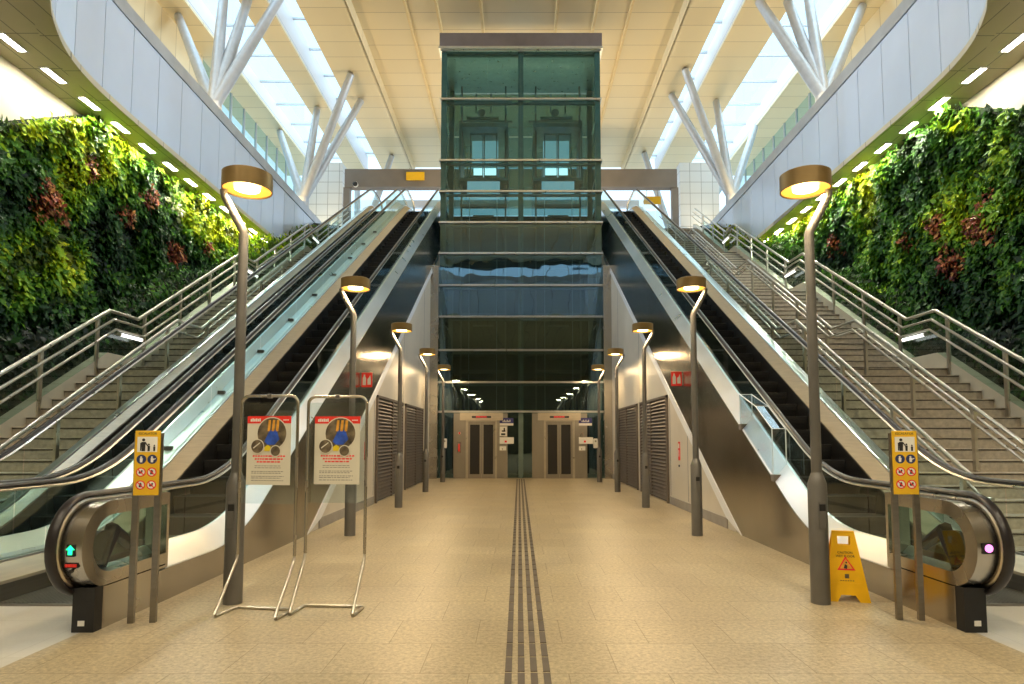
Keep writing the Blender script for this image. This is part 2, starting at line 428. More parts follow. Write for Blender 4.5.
        b = MB(); rows = [[(hx0, p[0], p[1]) for p in ring_o], [(hx0, p[0], p[1]) for p in ring_i], [(hx1, p[0], p[1]) for p in ring_i], [(hx1, p[0], p[1]) for p in ring_o]]
        b.loft(rows); b.obj('newel_housing', 'steel', t, smooth=True)
        b = MB(); pts = ring_i; xg = hx+sgn*.09
        b.add([(xg, p[0], p[1]) for p in pts], [tuple(range(len(pts)))]); b.obj('newel_window', 'glass_green', t, fix=False)
        b = MB(); b.tube([(hx+sgn*.04, 5.35, .45), (hx+sgn*.04, 5.5, .72), (hx+sgn*.04, 5.78, .55)], .05, 8)
        b.cyl((hx+sgn*.02, 5.35, .62), .12, sgn*.04, 18, axis='x'); b.obj('return_wheel', 'black', t, smooth=True)
        b = MB(); b.box(min(hx0, hx1), max(hx0, hx1), 5.16, 6.05, 0, NEWEL_Z-R+.01); b.obj('newel_plinth', 'steel', t)
        b = MB(); b.box(min(hx0, hx1+sgn*.06), max(hx0, hx1+sgn*.06), 5.06, 5.158, 0, .34)
        b.box((hx0+hx1)/2-.025+sgn*.02, (hx0+hx1)/2+.025+sgn*.02, 5.054, 5.06, .05, .09, 1); b.obj('handrail_inlet', ['black', 'sign_white'], t)
        # panel between newel and incline
        b = MB(); b.box(min(hx0, hx-sgn*.0), max(hx0, hx-sgn*.0), 6.05, 6.09, .3, .99); b.obj('newel_frame', 'steel', t)
        # indicator light on the newel front
        a = PI; fy = NEWEL_Y-R-.004; fx = (hx0+hx1)/2+sgn*.035
        if led == 'green_led':
            b = MB(); b.box(fx-.03, fx+.03, fy-.004, fy+.02, NEWEL_Z-.05, NEWEL_Z+.04, 1)
            b.prism([(fx-.034, fy-.008, NEWEL_Z), (fx, fy-.008, NEWEL_Z+.036), (fx+.034, fy-.008, NEWEL_Z), (fx+.015, fy-.008, NEWEL_Z), (fx+.015, fy-.008, NEWEL_Z-.036), (fx-.015, fy-.008, NEWEL_Z-.036), (fx-.015, fy-.008, NEWEL_Z)], (0, .004, 0))
            b.obj('direction_arrow', ['green_led', 'black'], t)
            b = MB()
            for q in range(5): b.box(fx-.045+q*.018, fx-.032+q*.018, fy+.008, fy+.03, NEWEL_Z-.130, NEWEL_Z-.108)
            b.box(fx-.05, fx+.048, fy+.016, fy+.03, NEWEL_Z-.138, NEWEL_Z-.10, 1); b.cyl((fx-.01, fy+.02, NEWEL_Z-.165), .014, .02, 12, 1, 'y'); b.obj('stop_button', ['sign_red', 'black'], t)
        else:
            b = MB(); b.box(fx-.045, fx+.045, fy-.004, fy+.02, NEWEL_Z-.03, NEWEL_Z+.05, 1); b.cyl((fx, fy-.008, NEWEL_Z+.012), .03, .01, 16, 0, 'y'); b.obj('no_entry_light', ['pink_led', 'black'], t)
    return t
EL1 = escalator('escalator nearest the lift tower on the left, green arrow on its newel', -4.28, .72, 1, -3.35, -5.14, 'green_led')
EL2 = escalator('outer left escalator running beside the narrow stairs', -5.92, .58, 1, -5.16, -6.68, 'green_led')
ER = escalator('single escalator on the right, pink light on its newel, beside the wide stairs', 4.30, .72, -1, 3.37, 5.24, 'pink_led')
# the deck between the two left escalators, with small stop blocks
b = MB(); b.loft([yz(lambda y: sl(y)+.30, YS, -4.99), yz(lambda y: sl(y)+.30, YS, -5.30), yz(lambda y: sl(y)+.18, YS, -5.30), yz(lambda y: sl(y)+.18, YS, -4.99)])
deck = thing('shared_deck', 'bright steel deck strip between the two left escalators', 'deck', (-5.145, 0, 0))
# kept just above the two escalators' own deck edges
b = MB(); b.loft([yz(lambda y: sl(y)+.352, YS, -5.03), yz(lambda y: sl(y)+.352, YS, -5.31), yz(lambda y: sl(y)+.342, YS, -5.31), yz(lambda y: sl(y)+.342, YS, -5.03)])
b.obj('deck_plate', 'steel_bright', deck)
for y in (9.3, 10.9, 12.5, 14.1, 15.7, 17.3, 18.9, 20.5, 22.1):
    b = MB(); z = sl(y)+.352; b.box(-5.21, -5.09, y-.02, y+.03, z-.02, z+.05); b.obj('stop_block', 'beam_grey', deck, bevel=.006)

# clear guard on the right outer deck
gd = thing('clear_guard', 'clear faceted plastic guard box on the right escalator deck', 'guard', (3.46, 9.2, sl(9.2)+.4))
def dz(y): return sl(y)+.36
prof = [(8.72, dz(8.72)), (8.72, dz(8.72)+.62), (9.30, dz(9.30)+.62), (9.95, dz(9.95)+.46), (9.95, dz(9.95))]
x0, x1 = 3.37, 3.555
b = MB()
for (p, q) in zip(prof[:-1], prof[1:]): b.quad((x0, *p), (x0, *q), (x1, *q), (x1, *p))
b.add([(x0, *p) for p in prof], [tuple(range(5))]); b.obj('clear_shell', 'acrylic_box', gd, fix=False)
b = MB()
for x in (x0, x1):
    b.tube([(x, *p) for p in prof], .007, 6)
for p in prof[1:-1]: b.tube([(x0, *p), (x1, *p)], .006, 6)
b.obj('shell_edge', 'acrylic_edge', gd)
for q in (8.72, 9.95):
    b = MB(); b.box(x0-.01, x1, q-.05, q+.05, dz(q)-.09, dz(q)); b.obj('mounting_bracket', 'beam_grey', gd)

# ------------------------------------------------------------------ walls under the escalators, louvres, pilasters
for s, nm in ((-1, 'left'), (1, 'right')):
    x = 3.40*s
    poly = [(x, 10.35, 0), (x, 24.4, 0), (x, 24.4, T30*(24.4-10.0)-.02), (x, 10.35, T30*.35-.02)]
    b = MB(); b.prism(poly, (.12*s, 0, 0)); struct(b.obj('wall_'+nm+'_lower', 'white_wall'))
    b = MB()
    for k in (13.2, 14.7, 18.4, 22.25): b.box(x-.003*s-.002, x-.003*s+.002, k, k+.012, .2, min(T30*(k-10.0)-.3, 12))
    struct(b.obj('trim_'+('1' if s < 0 else '2'), 'joint_dark'))
    b = MB(); b.box(min(x, x-.02*s), max(x, x-.02*s), 10.75, 14.75, 0, .17); b.box(min(x, x-.02*s), max(x, x-.02*s), 22.05, 24.0, 0, .17); struct(b.obj('baseboard_'+nm, 'plinth'))
    b = MB(); b.box(min(3.10*s, 3.44*s), max(3.10*s, 3.44*s), 23.75, 24.15, 0, 8.0); struct(b.obj('pilaster_'+nm, 'steel'))
    for j, (a, c) in enumerate(((14.85, 18.15), (18.62, 22.0))):
        lab = ('brown louvred service doors in the %s wall, %s' % (nm, 'nearer pair' if j == 0 else 'farther pair by the lift'))
        t = thing('louvred_door', lab, 'louvre door', (x-.03*s, (a+c)/2, 0), 'louvred doors under the escalators')
        xa, xb = sorted((x-.008*s, x-.055*s))
        b = MB(); b.box(xa, xb, a, a+.06, 0, 2.5); b.box(xa, xb, c-.06, c, 0, 2.5); b.box(xa, xb, a, c, 2.44, 2.5)
        b.obj('frame', 'louvre', t)
        mid = a + (c-a)*.55
        for (p, q) in ((a+.06, mid-.01), (mid+.01, c-.06)):
            b = MB(); b.box(*sorted((x-.006*s, x-.012*s)), p, q, .02, 2.44, 1)
            b.box(xa, xb, p, p+.05, .02, 2.44); b.box(xa, xb, q-.05, q, .02, 2.44)
            z = .06
            while z < 2.40:
                b.prism([(x-.014*s, p+.04, z+.055), (x-.056*s, p+.04, z), (x-.056*s, p+.04, z+.012), (x-.014*s, p+.04, z+.067)], (0, q-p-.08, 0)); z += .085
            d = b.obj('door_leaf', ['louvre', 'black'], t)
# fire signs on the cladding and small red call plates on the wall
def fire_sign(s, y, z, label):
    x = 3.35*s if s < 0 else 3.37*s; f = -s; xc = x+f*.13
    t = thing('fire_equipment_sign', label, 'sign', (xc, y, z), 'red fire equipment signs on the cladding')
    b = MB(); b.box(*sorted((x+f*.02, x+f*.24)), y-.008, y+.008, z-.15, z+.15); b.obj('board', 'sign_red', t)
    b = MB(); b.box(*sorted((x+f*.001, x+f*.02)), y-.02, y+.02, z-.12, z+.12); b.obj('wall_bracket', 'steel_dark', t)
    q = y-.0095; c = xc-.05
    b = MB(); b.prism([(c-.035, q, z-.11), (c+.035, q, z-.11), (c+.035, q, z+.04), (c+.015, q, z+.075), (c+.015, q, z+.11), (c-.015, q, z+.11), (c-.015, q, z+.075), (c-.035, q, z+.04)], (0, .0015, 0)); b.obj('extinguisher_pictogram', 'sign_white', t)
    c = xc+.05
    b = MB(); b.prism([(c-.035, q, z-.10), (c+.035, q, z-.10), (c+.035, q, z+.0), (c+.02, q, z+.10), (c-.005, q, z+.05), (c-.035, q, z+.02)], (0, .0015, 0)); b.obj('flame_pictogram', 'sign_white', t)
    return t
fire_sign(-1, 13.2, 2.70, 'red fire equipment sign on the left escalator cladding')
fire_sign(1, 13.4, 2.74, 'red fire equipment sign on the right escalator cladding')
for s in (-1, 1):
    x = 3.40*s; f = -s; y = 13.9
    t = thing('fire_call_plate', 'small upright red plate on the white wall below the %s escalator' % ('left' if s < 0 else 'right'), 'sign', (x+f*.004, y, 1.24))
    b = MB(); b.box(*sorted((x+f*.001, x+f*.010)), y-.075, y+.075, 1.02, 1.42); b.obj('board', 'sign_red', t)
    b = MB()
    b.box(*sorted((x+f*.010, x+f*.012)), y-.045, y+.045, 1.28, 1.38); b.box(*sorted((x+f*.010, x+f*.012)), y-.02, y+.02, 1.10, 1.24); b.obj('pictogram', 'sign_white', t)
    b = MB(); b.cyl((x, y, .90), .022, f*.02, 14, axis='x'); b.obj('key_switch', 'black', t)

# ------------------------------------------------------------------ lift tower
SY, SB, SW = 24.1, 27.2, 3.10
ZT = [2.49, 3.6, 4.82, 6.1, 7.31, 8.55, 9.76, 10.98, 12.21, 14.66, 16.63]
tw = thing('lift_tower', 'tall glass lift tower with horizontal transoms and brown cap between the escalators', 'lift tower', (0, SY, 0))
for x in (-SW+.10, SW-.10):
    for y in (SY+.14, SB-.12):
        b = MB(); b.box(x-.10, x+.10, y-.12, y+.12, 0, 16.63); b.obj('corner_column', 'shaft_frame', tw)
b = MB(); b.box(-.10, .10, SY+.06, SY+.30, 0, 16.63); b.obj('centre_column', 'shaft_frame', tw)
b = MB(); b.box(-.09, .09, SB-.25, SB-.03, 0, 16.63); b.obj('rear_column', 'shaft_frame', tw)
for z in ZT:
    b = MB(); b.box(-SW-.05, SW+.05, SY-.09, SY+.0, z-.035, z+.035); b.box(-SW-.05, -SW+.02, SY, SB, z-.03, z+.03); b.box(SW-.02, SW+.05, SY, SB, z-.03, z+.03)
    b.obj('transom', 'transom', tw)
    b = MB(); b.box(-SW+.2, -.1, SY+.12, SY+.22, z-.12, z-.04); b.box(.1, SW-.2, SY+.12, SY+.22, z-.12, z-.04); b.obj('inner_beam', 'shaft_frame', tw)
for a, c in zip(ZT[:-1], ZT[1:]):
    for (p, q) in ((-SW, -.005), (.005, SW)):
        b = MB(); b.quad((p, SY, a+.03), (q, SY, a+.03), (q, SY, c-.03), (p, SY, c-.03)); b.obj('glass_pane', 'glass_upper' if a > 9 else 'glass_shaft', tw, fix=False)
for x in (-SW, SW):
    for a, c in zip([0]+ZT[:-1], ZT):
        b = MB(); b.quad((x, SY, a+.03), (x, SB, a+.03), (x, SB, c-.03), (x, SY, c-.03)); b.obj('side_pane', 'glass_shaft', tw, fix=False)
b = MB(); b.box(-SW-.07, SW+.07, SY-.14, SB+.1, 16.73, 17.29); b.obj('cap', 'cap_brown', tw)
b = MB(); b.box(-SW-.10, SW+.10, SY-.18, SB+.12, 16.63, 16.73); b.obj('cap_edge', 'transom', tw)
b = MB(); b.box(-SW+.2, SW-.2, SB-.03, SB+.0, 0, 11.1); b.obj('rear_wall', 'shaft_inner', tw)
for a, c in zip((11.1,)+tuple(ZT[8:-1]), ZT[8:]):
    for (p, q) in ((-SW, -.005), (.005, SW)):
        b = MB(); b.quad((p, SB, a+.03), (q, SB, a+.03), (q, SB, c-.03), (p, SB, c-.03)); b.obj('rear_pane', 'glass_shaft', tw, fix=False)
# ground-floor glazing either side of the fronts
for (p, q) in ((-SW, -2.53), (-.50, -.09), (.09, .42), (2.50, SW)):
    b = MB(); b.quad((p, SY, .02), (q, SY, .02), (q, SY, 2.44), (p, SY, 2.44)); b.obj('ground_pane', 'glass_shaft', tw, fix=False)
# guide rails and bracket frames per shaft
for s in (-1, 1):
    for x in (.62, 2.42):
        b = MB(); b.box(s*x-.03, s*x+.03, 25.5, 25.62, 2.6, 16.0); b.obj('guide_rail', 'beam_grey', tw)
    for x in (.95, 2.05):
        b = MB(); b.tube([(s*x, 25.05, 2.6), (s*x, 25.05, 11.4)], .012, 6); b.obj('hoist_rope', 'transom', tw)
    for z in (4.1, 6.4, 8.7, 10.9):
        b = MB(); b.box(s*1.52-.95, s*1.52+.95, 25.55, 25.68, z, z+.13); b.box(s*1.52-.42, s*1.52+.42, 25.45, 25.54, z-.42, z-.36); b.obj('bracket_frame', 'beam_grey', tw)
    b = MB(); b.box(s*1.5-1.15, s*1.5+1.15, 25.0, 25.15, 15.02, 15.1); b.box(s*1.5-1.15, s*1.5+1.15, 26.6, 26.7, 15.02, 15.1)
    for k in (-.9, -.3, .3, .9): b.box(s*1.5+k-.03, s*1.5+k+.03, 25.0, 25.06, 14.6, 15.4)
    b.box(s*1.5-.7, s*1.5+.6, 25.2, 25.3, 14.45, 14.55); b.cyl((s*1.5-.1, 25.2, 14.72), .16, .12, 16, axis='y'); b.obj('hoist_machine', 'shaft_frame', tw)
# two lift cars parked at the upper floor
for s in (-1, 1):
    cxl = 1.5*s
    t = thing('lift_car', '%s lift car standing high in the glass tower' % ('left' if s < 0 else 'right'), 'lift car', (cxl, 25.2, 11.9))
    b = MB(); b.box(cxl-1.0, cxl+1.0, 25.15, 26.9, 11.85, 11.98); b.obj('car_floor', 'shaft_frame', t)
    b = MB(); b.box(cxl-1.0, cxl+1.0, 25.15, 26.9, 14.1, 14.26); b.obj('car_roof', 'shaft_frame', t)
    b = MB(); b.box(cxl-1.0, cxl-.92, 25.2, 26.9, 11.98, 14.1); b.box(cxl+.92, cxl+1.0, 25.2, 26.9, 11.98, 14.1); b.obj('car_wall', 'shaft_frame', t)
    for k in (-.28, .28):
        b = MB(); b.box(cxl+k-.26, cxl+k+.26, 25.16, 25.2, 12.0, 12.08); b.box(cxl+k-.26, cxl+k+.26, 25.16, 25.2, 13.75, 13.83); b.box(cxl+k-.27, cxl+k-.23, 25.16, 25.2, 12.0, 13.83); b.box(cxl+k+.23, cxl+k+.27, 25.16, 25.2, 12.0, 13.83)
        d = b.obj('car_door', 'shaft_frame', t)
        b = MB(); b.quad((cxl+k-.23, 25.18, 12.08), (cxl+k+.23, 25.18, 12.08), (cxl+k+.23, 25.18, 13.75), (cxl+k-.23, 25.18, 13.75)); b.obj('door_pane', 'glass_clear', d, fix=False)
    b = MB(); b.box(cxl-.5, cxl+.5, 26.5, 26.6, 12.0, 12.95); b.obj('rear_panel', 'car_light', t)
    b = MB(); b.box(cxl-.55, cxl+.55, 26.3, 26.4, 13.0, 14.05); b.obj('rear_glass', 'car_panel', t)
    b = MB(); b.box(cxl-.66, cxl+.66, 25.14, 25.18, 11.12, 11.82); b.obj('apron', 'car_panel', t)
# lift fronts
def lift_front(xa, xb, da, dc, label, callpanel):
    xm = (xa+xb)/2
    t = thing('lift_entrance', label, 'lift door', (xm, SY, 0))
    y0, y1 = SY-.10, SY+.16
    b = MB(); b.box(xa, da-.08, y0, y1, 0, 2.42); b.box(dc+.08, xb, y0, y1, 0, 2.42); b.box(da-.08, dc+.08, y0, y1, 2.18, 2.42); b.obj('surround', 'lift_steel', t)
    b = MB(); b.box(da-.08, da, y0+.05, y1, 0, 2.18); b.box(dc, dc+.08, y0+.05, y1, 0, 2.18); b.box(da, dc, y0+.05, y1, 2.12, 2.18); b.obj('door_frame', 'steel_tube', t)
    b = MB(); b.box(da-.30, dc+.30, y0-.05, y0-.002, 2.16, 2.44); b.obj('header', 'deck_beige', t)
    b = MB(); b.box((da+dc)/2-.36, (da+dc)/2+.36, y0-.058, y0-.05, 2.25, 2.32, 1)
    for k in range(7): b.box((da+dc)/2-.20+k*.058, (da+dc)/2-.158+k*.058, y0-.063, y0-.058, 2.265, 2.31, 0)
    b.obj('floor_display', ['red_led', 'black'], t)
    m = (da+dc)/2
    for (p, q) in ((da, m-.004), (m+.004, dc)):
        b = MB(); b.box(p, q, y0+.09, y0+.13, 0.01, .15); b.box(p, q, y0+.09, y0+.13, 2.0, 2.12); b.box(p, p+.07, y0+.09, y0+.13, .15, 2.0); b.box(q-.07, q, y0+.09, y0+.13, .15, 2.0)
        d = b.obj('door_leaf', 'lift_steel', t)
        b = MB(); b.box(p+.07, q-.07, y0+.105, y0+.115, .15, 2.0); b.obj('door_pane', 'black', d)
    b = MB(); b.box(da, dc, y0+.02, y1, 0, .008); b.obj('sill', 'steel_dark', t)
    if callpanel:
        b = MB(); b.box(xa+.14, xa+.28, y0-.012, y0, .95, 1.35); b.box(xa+.18, xa+.24, y0-.016, y0-.012, 1.0, 1.28, 1); b.obj('call_panel', ['steel', 'sign_red'], t)
        b = MB(); b.cyl((xa+.22, y0-.006, 1.68), .05, .006, 16, 0, 'y'); b.box(xa+.19, xa+.25, y0-.009, y0-.006, 1.64, 1.72, 1); b.obj('round_notice', ['sign_white', 'sign_red'], t)
    return t
lift_front(-2.52, -.50, -1.98, -.97, 'left lift doors with steel surround and call panel', True)
lift_front(.42, 2.48, .94, 1.94, 'right lift doors with steel surround under red display', False)
def wall_notice(x0, x1, z0, z1, kind, label):
    y = SY-.10
    t = thing('lift_notice', label, 'sign', ((x0+x1)/2, y-.004, (z0+z1)/2), 'notices beside the lift doors')
    b = MB(); b.box(x0, x1, y-.010, y-.001, z0, z1); b.obj('board', 'sign_blue' if kind == 'blue' else 'sign_white', t)
    b = MB(); w = x1-x0; h = z1-z0; yy = y-.0115
    if kind == 'blue':
        for k in range(6): b.box(x0+w*(.22+k*.1), x0+w*(.28+k*.1), yy, yy+.0015, z0+h*.45, z0+h*(.75 if k % 2 else .62))
        b.box(x0, x1, yy, yy+.0015, z0, z0+h*.3); b.obj('lettering', 'sign_white', t)
    elif kind == 'picto':
        b.box(x0+w*.3, x0+w*.8, yy, yy+.0015, z0+h*.45, z0+h*.60); b.box(x0+w*.55, x0+w*.75, yy, yy+.0015, z0+h*.55, z0+h*.85); b.box(x0+w*.2, x0+w*.8, yy, yy+.0015, z0+h*.1, z0+h*.3); b.obj('pictogram', 'ink', t)
    else:
        b.box(x0+w*.35, x0+w*.5, yy, yy+.0015, z0+h*.2, z0+h*.5); b.obj('mark', 'sign_red' if kind == 'red' else 'poster_text', t)
sx = lambda px: (px-520.9)/26.35
sz = lambda py: 1.5+(439.3-py)/26.35
wall_notice(sx(500), sx(513.5), sz(427), sz(419.5), 'blue', 'dark blue notice with white band right of the left lift doors')
wall_notice(sx(500), sx(507), sz(437.5), sz(428), 'picto', 'square white pictogram notice under the blue one at the left lift')
wall_notice(sx(500), sx(514), sz(445), sz(438.6), 'red', 'wide white notice with red mark right of the left lift')
wall_notice(sx(500), sx(506.4), sz(451.5), sz(447.4), 'grey', 'small white notice lowest beside the left lift')
wall_notice(sx(578), sx(591), sz(427), sz(419.5), 'blue', 'dark blue notice with white band right of the right lift doors')
wall_notice(sx(578), sx(592), sz(445), sz(438.6), 'red', 'wide white notice with red mark right of the right lift')
wall_notice(sx(578), sx(584.4), sz(451.5), sz(447.4), 'grey', 'small white notice lowest beside the right lift')
for x, lab in ((-2.86, 'white intercom on the tower glass left of the left lift'), (2.80, 'white intercom on the tower glass right of the right lift')):
    t = thing('intercom', lab, 'intercom', (x, SY-.03, 1.3))
    b = MB(); b.box(x-.085, x+.085, SY-.06, SY-.004, 1.12, 1.48); b.obj('housing', 'sign_white', t, bevel=.03)
    b = MB(); b.cyl((x, SY-.066, 1.38), .035, .008, 14, 0, 'y'); b.obj('speaker', 'poster_text', t)

# ------------------------------------------------------------------ stairs and their railings
NR, RISE, TREAD = 17, FFL/4/17, .285
FL = []   # (y start, z start) per flight
y = 7.75; z = 0
for k in range(4):
    FL.append((y, z)); y += NR*TREAD; z += NR*RISE
    if k < 3: y += .95
STAIR_END = y
def stair_z(y):
    zz = 0
    for (a, c) in FL:
        if y < a: return c if y < a else zz
        if y < a + NR*TREAD: return c + (y-a)/TREAD*RISE
        zz = c + NR*RISE
    return FFL
def staircase(label, x0, x1):
    t = thing('staircase', label, 'stairs', ((x0+x1)/2, FL[0][0], 0))
    for k, (a, c) in enumerate(FL):
        b = MB()
        pts = [(a, c)]
        for i in range(NR):
            pts += [(a+i*TREAD, c+(i+1)*RISE), (a+(i+1)*TREAD, c+(i+1)*RISE)]
        n = len(pts)
        for i in range(n-1): b.quad((x0, *pts[i]), (x1, *pts[i]), (x1, *pts[i+1]), (x0, *pts[i+1]))
        for i in range(NR):   # dark joint under each nosing
            b.box(x0, x1, a+i*TREAD-.014, a+i*TREAD+.0, c+(i+1)*RISE-.03, c+(i+1)*RISE-.012, 1)
            b.box(x0, x1, a+i*TREAD-.022, a+i*TREAD+.0, c+(i+1)*RISE-.012, c+(i+1)*RISE+.001, 0)
        b.quad((x0, a, c-.3), (x1, a, c-.3), (x1, a+NR*TREAD, c+NR*RISE-.3), (x0, a+NR*TREAD, c+NR*RISE-.3))
        b.obj('flight', ['stair_stone', 'stair_joint'], t, fix=False)
        e = a+NR*TREAD
        if k < 3:
            b = MB(); b.box(x0, x1, e, e+.95, c+NR*RISE-.25, c+NR*RISE); b.obj('landing', 'stair_stone', t)
    return t
staircase('narrow flight of pale stone stairs beside the left escalators', -8.22, -6.74)
staircase('wide flight of pale stone stairs right of the right escalator', 5.30, 8.22)
def follow(h, x, a, c, step=.6):
    """points parallel to the stair line (nosings and landings) at height h between y=a and y=c"""
    ks = [a, c]
    for (p, q) in FL: ks += [p, p+NR*TREAD]
    ks = sorted(k for k in set(ks) if a <= k <= c)
    return [(x, k, stair_z(k)+h) for k in ks]
POST_Y = []
for (p, q) in FL:
    for i in range(4): POST_Y.append(p+.25+i*1.42)
def railing(label, x, rails, post_h, a, c, post='plate', glassh=None, posts=POST_Y):
    t = thing('stair_railing', label, 'railing', (x, a, stair_z(a)))
    for (h, dx, r) in rails:
        b = MB(); pts = follow(h, x+dx, a, c)
        b.tube(pts, r, 10); b.obj('handrail', 'steel_tube', t, smooth=True)
    for y in posts:
        if y < a or y > c: continue
        z = stair_z(y); b = MB()
        b.box(x-.022, x+.022, y-.035, y+.035, z-.05, z+post_h)
        for (h, dx, r) in rails:
            if abs(dx) > .02: b.box(min(x, x+dx), max(x, x+dx), y-.012, y+.012, z+h-.03, z+h-.005)
        b.obj('post', 'steel_tube', t)
    if glassh:
        ps = [y for y in posts if a <= y <= c]
        for p, q in zip(ps[:-1], ps[1:]):
            pp = follow(0, x, p+.04, q-.04)
            b = MB(); b.loft([[(v[0], v[1], v[2]+.34) for v in pp], [(v[0], v[1], v[2]+glassh) for v in pp]], closed=False); b.obj('glass_panel', 'glass_green', t, fix=False)
    return t
OUT = [(1.20, 0, .034), (1.02, .0, .022), (.84, 0, .022)]
railing('three-tube glass balustrade of the left stairs below the plant wall', -8.22, [(1.18, 0, .036), (1.0, .09, .026), (.80, .14, .024)], 1.18, 7.9, 29.5, glassh=.98)
railing('three-tube glass balustrade of the right stairs below the plant wall', 8.22, [(1.18, 0, .036), (1.0, -.09, .026), (.80, -.14, .024)], 1.18, 7.9, 29.5, glassh=.98)
railing('double steel handrail on posts up the middle of the wide right stairs', 6.62, [(.98, 0, .032), (.80, .07, .022), (.80, -.07, .022)], .97, 8.0, 29.5)
railing('steel handrail on the right stairs next to the escalator', 5.44, [(.98, 0, .032), (.78, .07, .022)], .97, 7.6, 29.5)
railing('steel handrail on the left stairs next to the outer escalator', -6.86, [(.98, 0, .034), (.78, -.07, .022)], .97, 7.6, 29.5)
# stringers (sloping kerbs) under the glass balustrades
for s in (-1, 1):
    pp = follow(0, 0, 7.6, 29.9)
    b = MB(); xa, xb = 8.225*s, 8.42*s
    b.loft([[(xa, p[1], p[2]+.34) for p in pp], [(xa, p[1], p[2]-.3) for p in pp], [(xb, p[1], p[2]-.3) for p in pp], [(xb, p[1], p[2]+.34) for p in pp]])
    struct(b.obj('trim_%d' % (3 if s < 0 else 4), 'stringer'))
    # planting bed between kerb and plant wall
    w = WL+.02 if s < 0 else WR-.02
    b = MB(); b.loft([[(xb, p[1], p[2]+.22) for p in pp], [(w, p[1], p[2]+.5) for p in pp], [(w, p[1], p[2]-.2) for p in pp], [(xb, p[1], p[2]-.2) for p in pp]])
    struct(b.obj('floor_planting_bed_'+('left' if s < 0 else 'right'), 'plant_bed'))
# glowing tubes added as the bright reflection on the lower handrail at the landings
for s in (-1, 1):
    for k in range(3):
        e = FL[k][0]+NR*TREAD; z = FL[k][1]+NR*RISE+.72
        nm = ('first', 'second', 'top')[k]
        t = thing('handrail_glint', 'white glow added as handrail reflection on the %s balustrade, %s landing' % ('left' if s < 0 else 'right', nm), 'light', (8.07*s, e+.45, z), 'glowing handrail reflections at the stair landings')
        b = MB(); b.tube([(8.07*s, e+.12, z), (8.07*s, e+.85, z)], .036, 10); b.obj('tube', 'rail_glow', t, smooth=True)
        for q in (e+.08, e+.85):
            b = MB(); b.cyl((8.07*s, q, z), .040, .04, 12, axis='y'); b.box(*sorted((8.07*s, 8.18*s)), q+.01, q+.035, z-.01, z+.01); b.obj('end_cap', 'steel_tube', t)

# ------------------------------------------------------------------ side walls and plant walls
b = MB(); b.box(WL-.3, WL, -14, 46, 0, SOF+.02); struct(b.obj('wall_left', 'cream_wall'))
b = MB(); b.box(WR, WR+.3, -14, 46, 0, SOF+.02); struct(b.obj('wall_right', 'cream_wall'))
def vnoise(seed):
    r = np.random.default_rng(seed); g = r.random((64, 64))
    def f(a, b):
        a = np.asarray(a); b = np.asarray(b); i = np.floor(a).astype(int); j = np.floor(b).astype(int); u = a-i; v = b-j
        u = u*u*(3-2*u); v = v*v*(3-2*v)
        A = g[i % 64, j % 64]; B = g[(i+1) % 64, j % 64]; Cc = g[i % 64, (j+1) % 64]; D = g[(i+1) % 64, (j+1) % 64]
        return (A*(1-u)+B*u)*(1-v)+(Cc*(1-u)+D*u)*v
    return f
def leaves(name, pos, nrm_x, size, cols, parent=None, local=(0,0,0), aspect=.58, droop=.55):
    """pointed folded leaves, one mesh: each is a kite of two bent halves with its own colour"""
    n = len(pos)
    s = np.sign(nrm_x)
    ang = rng.normal(-PI/2, 1.25, n)                 # tip direction within the wall plane (y,z), mostly hanging
    d = np.stack([s*(.25+.55*rng.random(n)), np.cos(ang), np.sin(ang)*1.0], 1); d /= np.linalg.norm(d, axis=1)[:, None]
    nn = np.stack([np.full(n, s)*1.0, rng.normal(0, .35, n), .45+rng.normal(0, .35, n)], 1)
    side = np.cross(d, nn); side /= np.linalg.norm(side, axis=1)[:, None]
    up = np.cross(side, d)
    up *= np.where((up[:, 0]*s) < 0, -1, 1)[:, None]
    L = size[:, None]; W = size[:, None]*aspect*(.8+.4*rng.random(n))[:, None]
    base = pos
    p0 = base; p1 = base + d*L*.42 + side*W*.5 + up*L*.06; p2 = base + d*L - up*L*.16*droop; p3 = base + d*L*.42 - side*W*.5 + up*L*.06; p4 = base + d*L*.45 - up*L*.02
    V = np.stack([p0, p1, p2, p3, p4], 1).reshape(-1, 3) - np.array(local)
    o = np.arange(n)[:, None]*5
    F = np.concatenate([o+np.array([[0, 1, 4]]), o+np.array([[1, 2, 4]]), o+np.array([[2, 3, 4]]), o+np.array([[3, 0, 4]])], 1).reshape(-1, 3)
    me = bpy.data.meshes.new(name)
    me.vertices.add(len(V)); me.vertices.foreach_set('co', V.astype(np.float32).ravel())
    me.loops.add(F.size); me.loops.foreach_set('vertex_index', F.astype(np.int32).ravel())
    me.polygons.add(len(F)); me.polygons.foreach_set('loop_start', np.arange(0, F.size, 3, dtype=np.int32))
    me.update(calc_edges=True)
    ca = me.color_attributes.new('Col', 'FLOAT_COLOR', 'POINT')
    cc = np.concatenate([np.repeat(cols, 5, axis=0), np.ones((n*5, 1))], 1)
    ca.data.foreach_set('color', cc.astype(np.float32).ravel())
    me.materials.append(MATS['leaf']); me.validate()
    ob = bpy.data.objects.new(name, me); C.objects.link(ob)
    if parent is not None: ob.parent = parent
    return ob
PAL = np.array([(.012, .040, .010), (.026, .092, .012), (.075, .22, .012), (.27, .45, .010), (.68, .72, .010)])
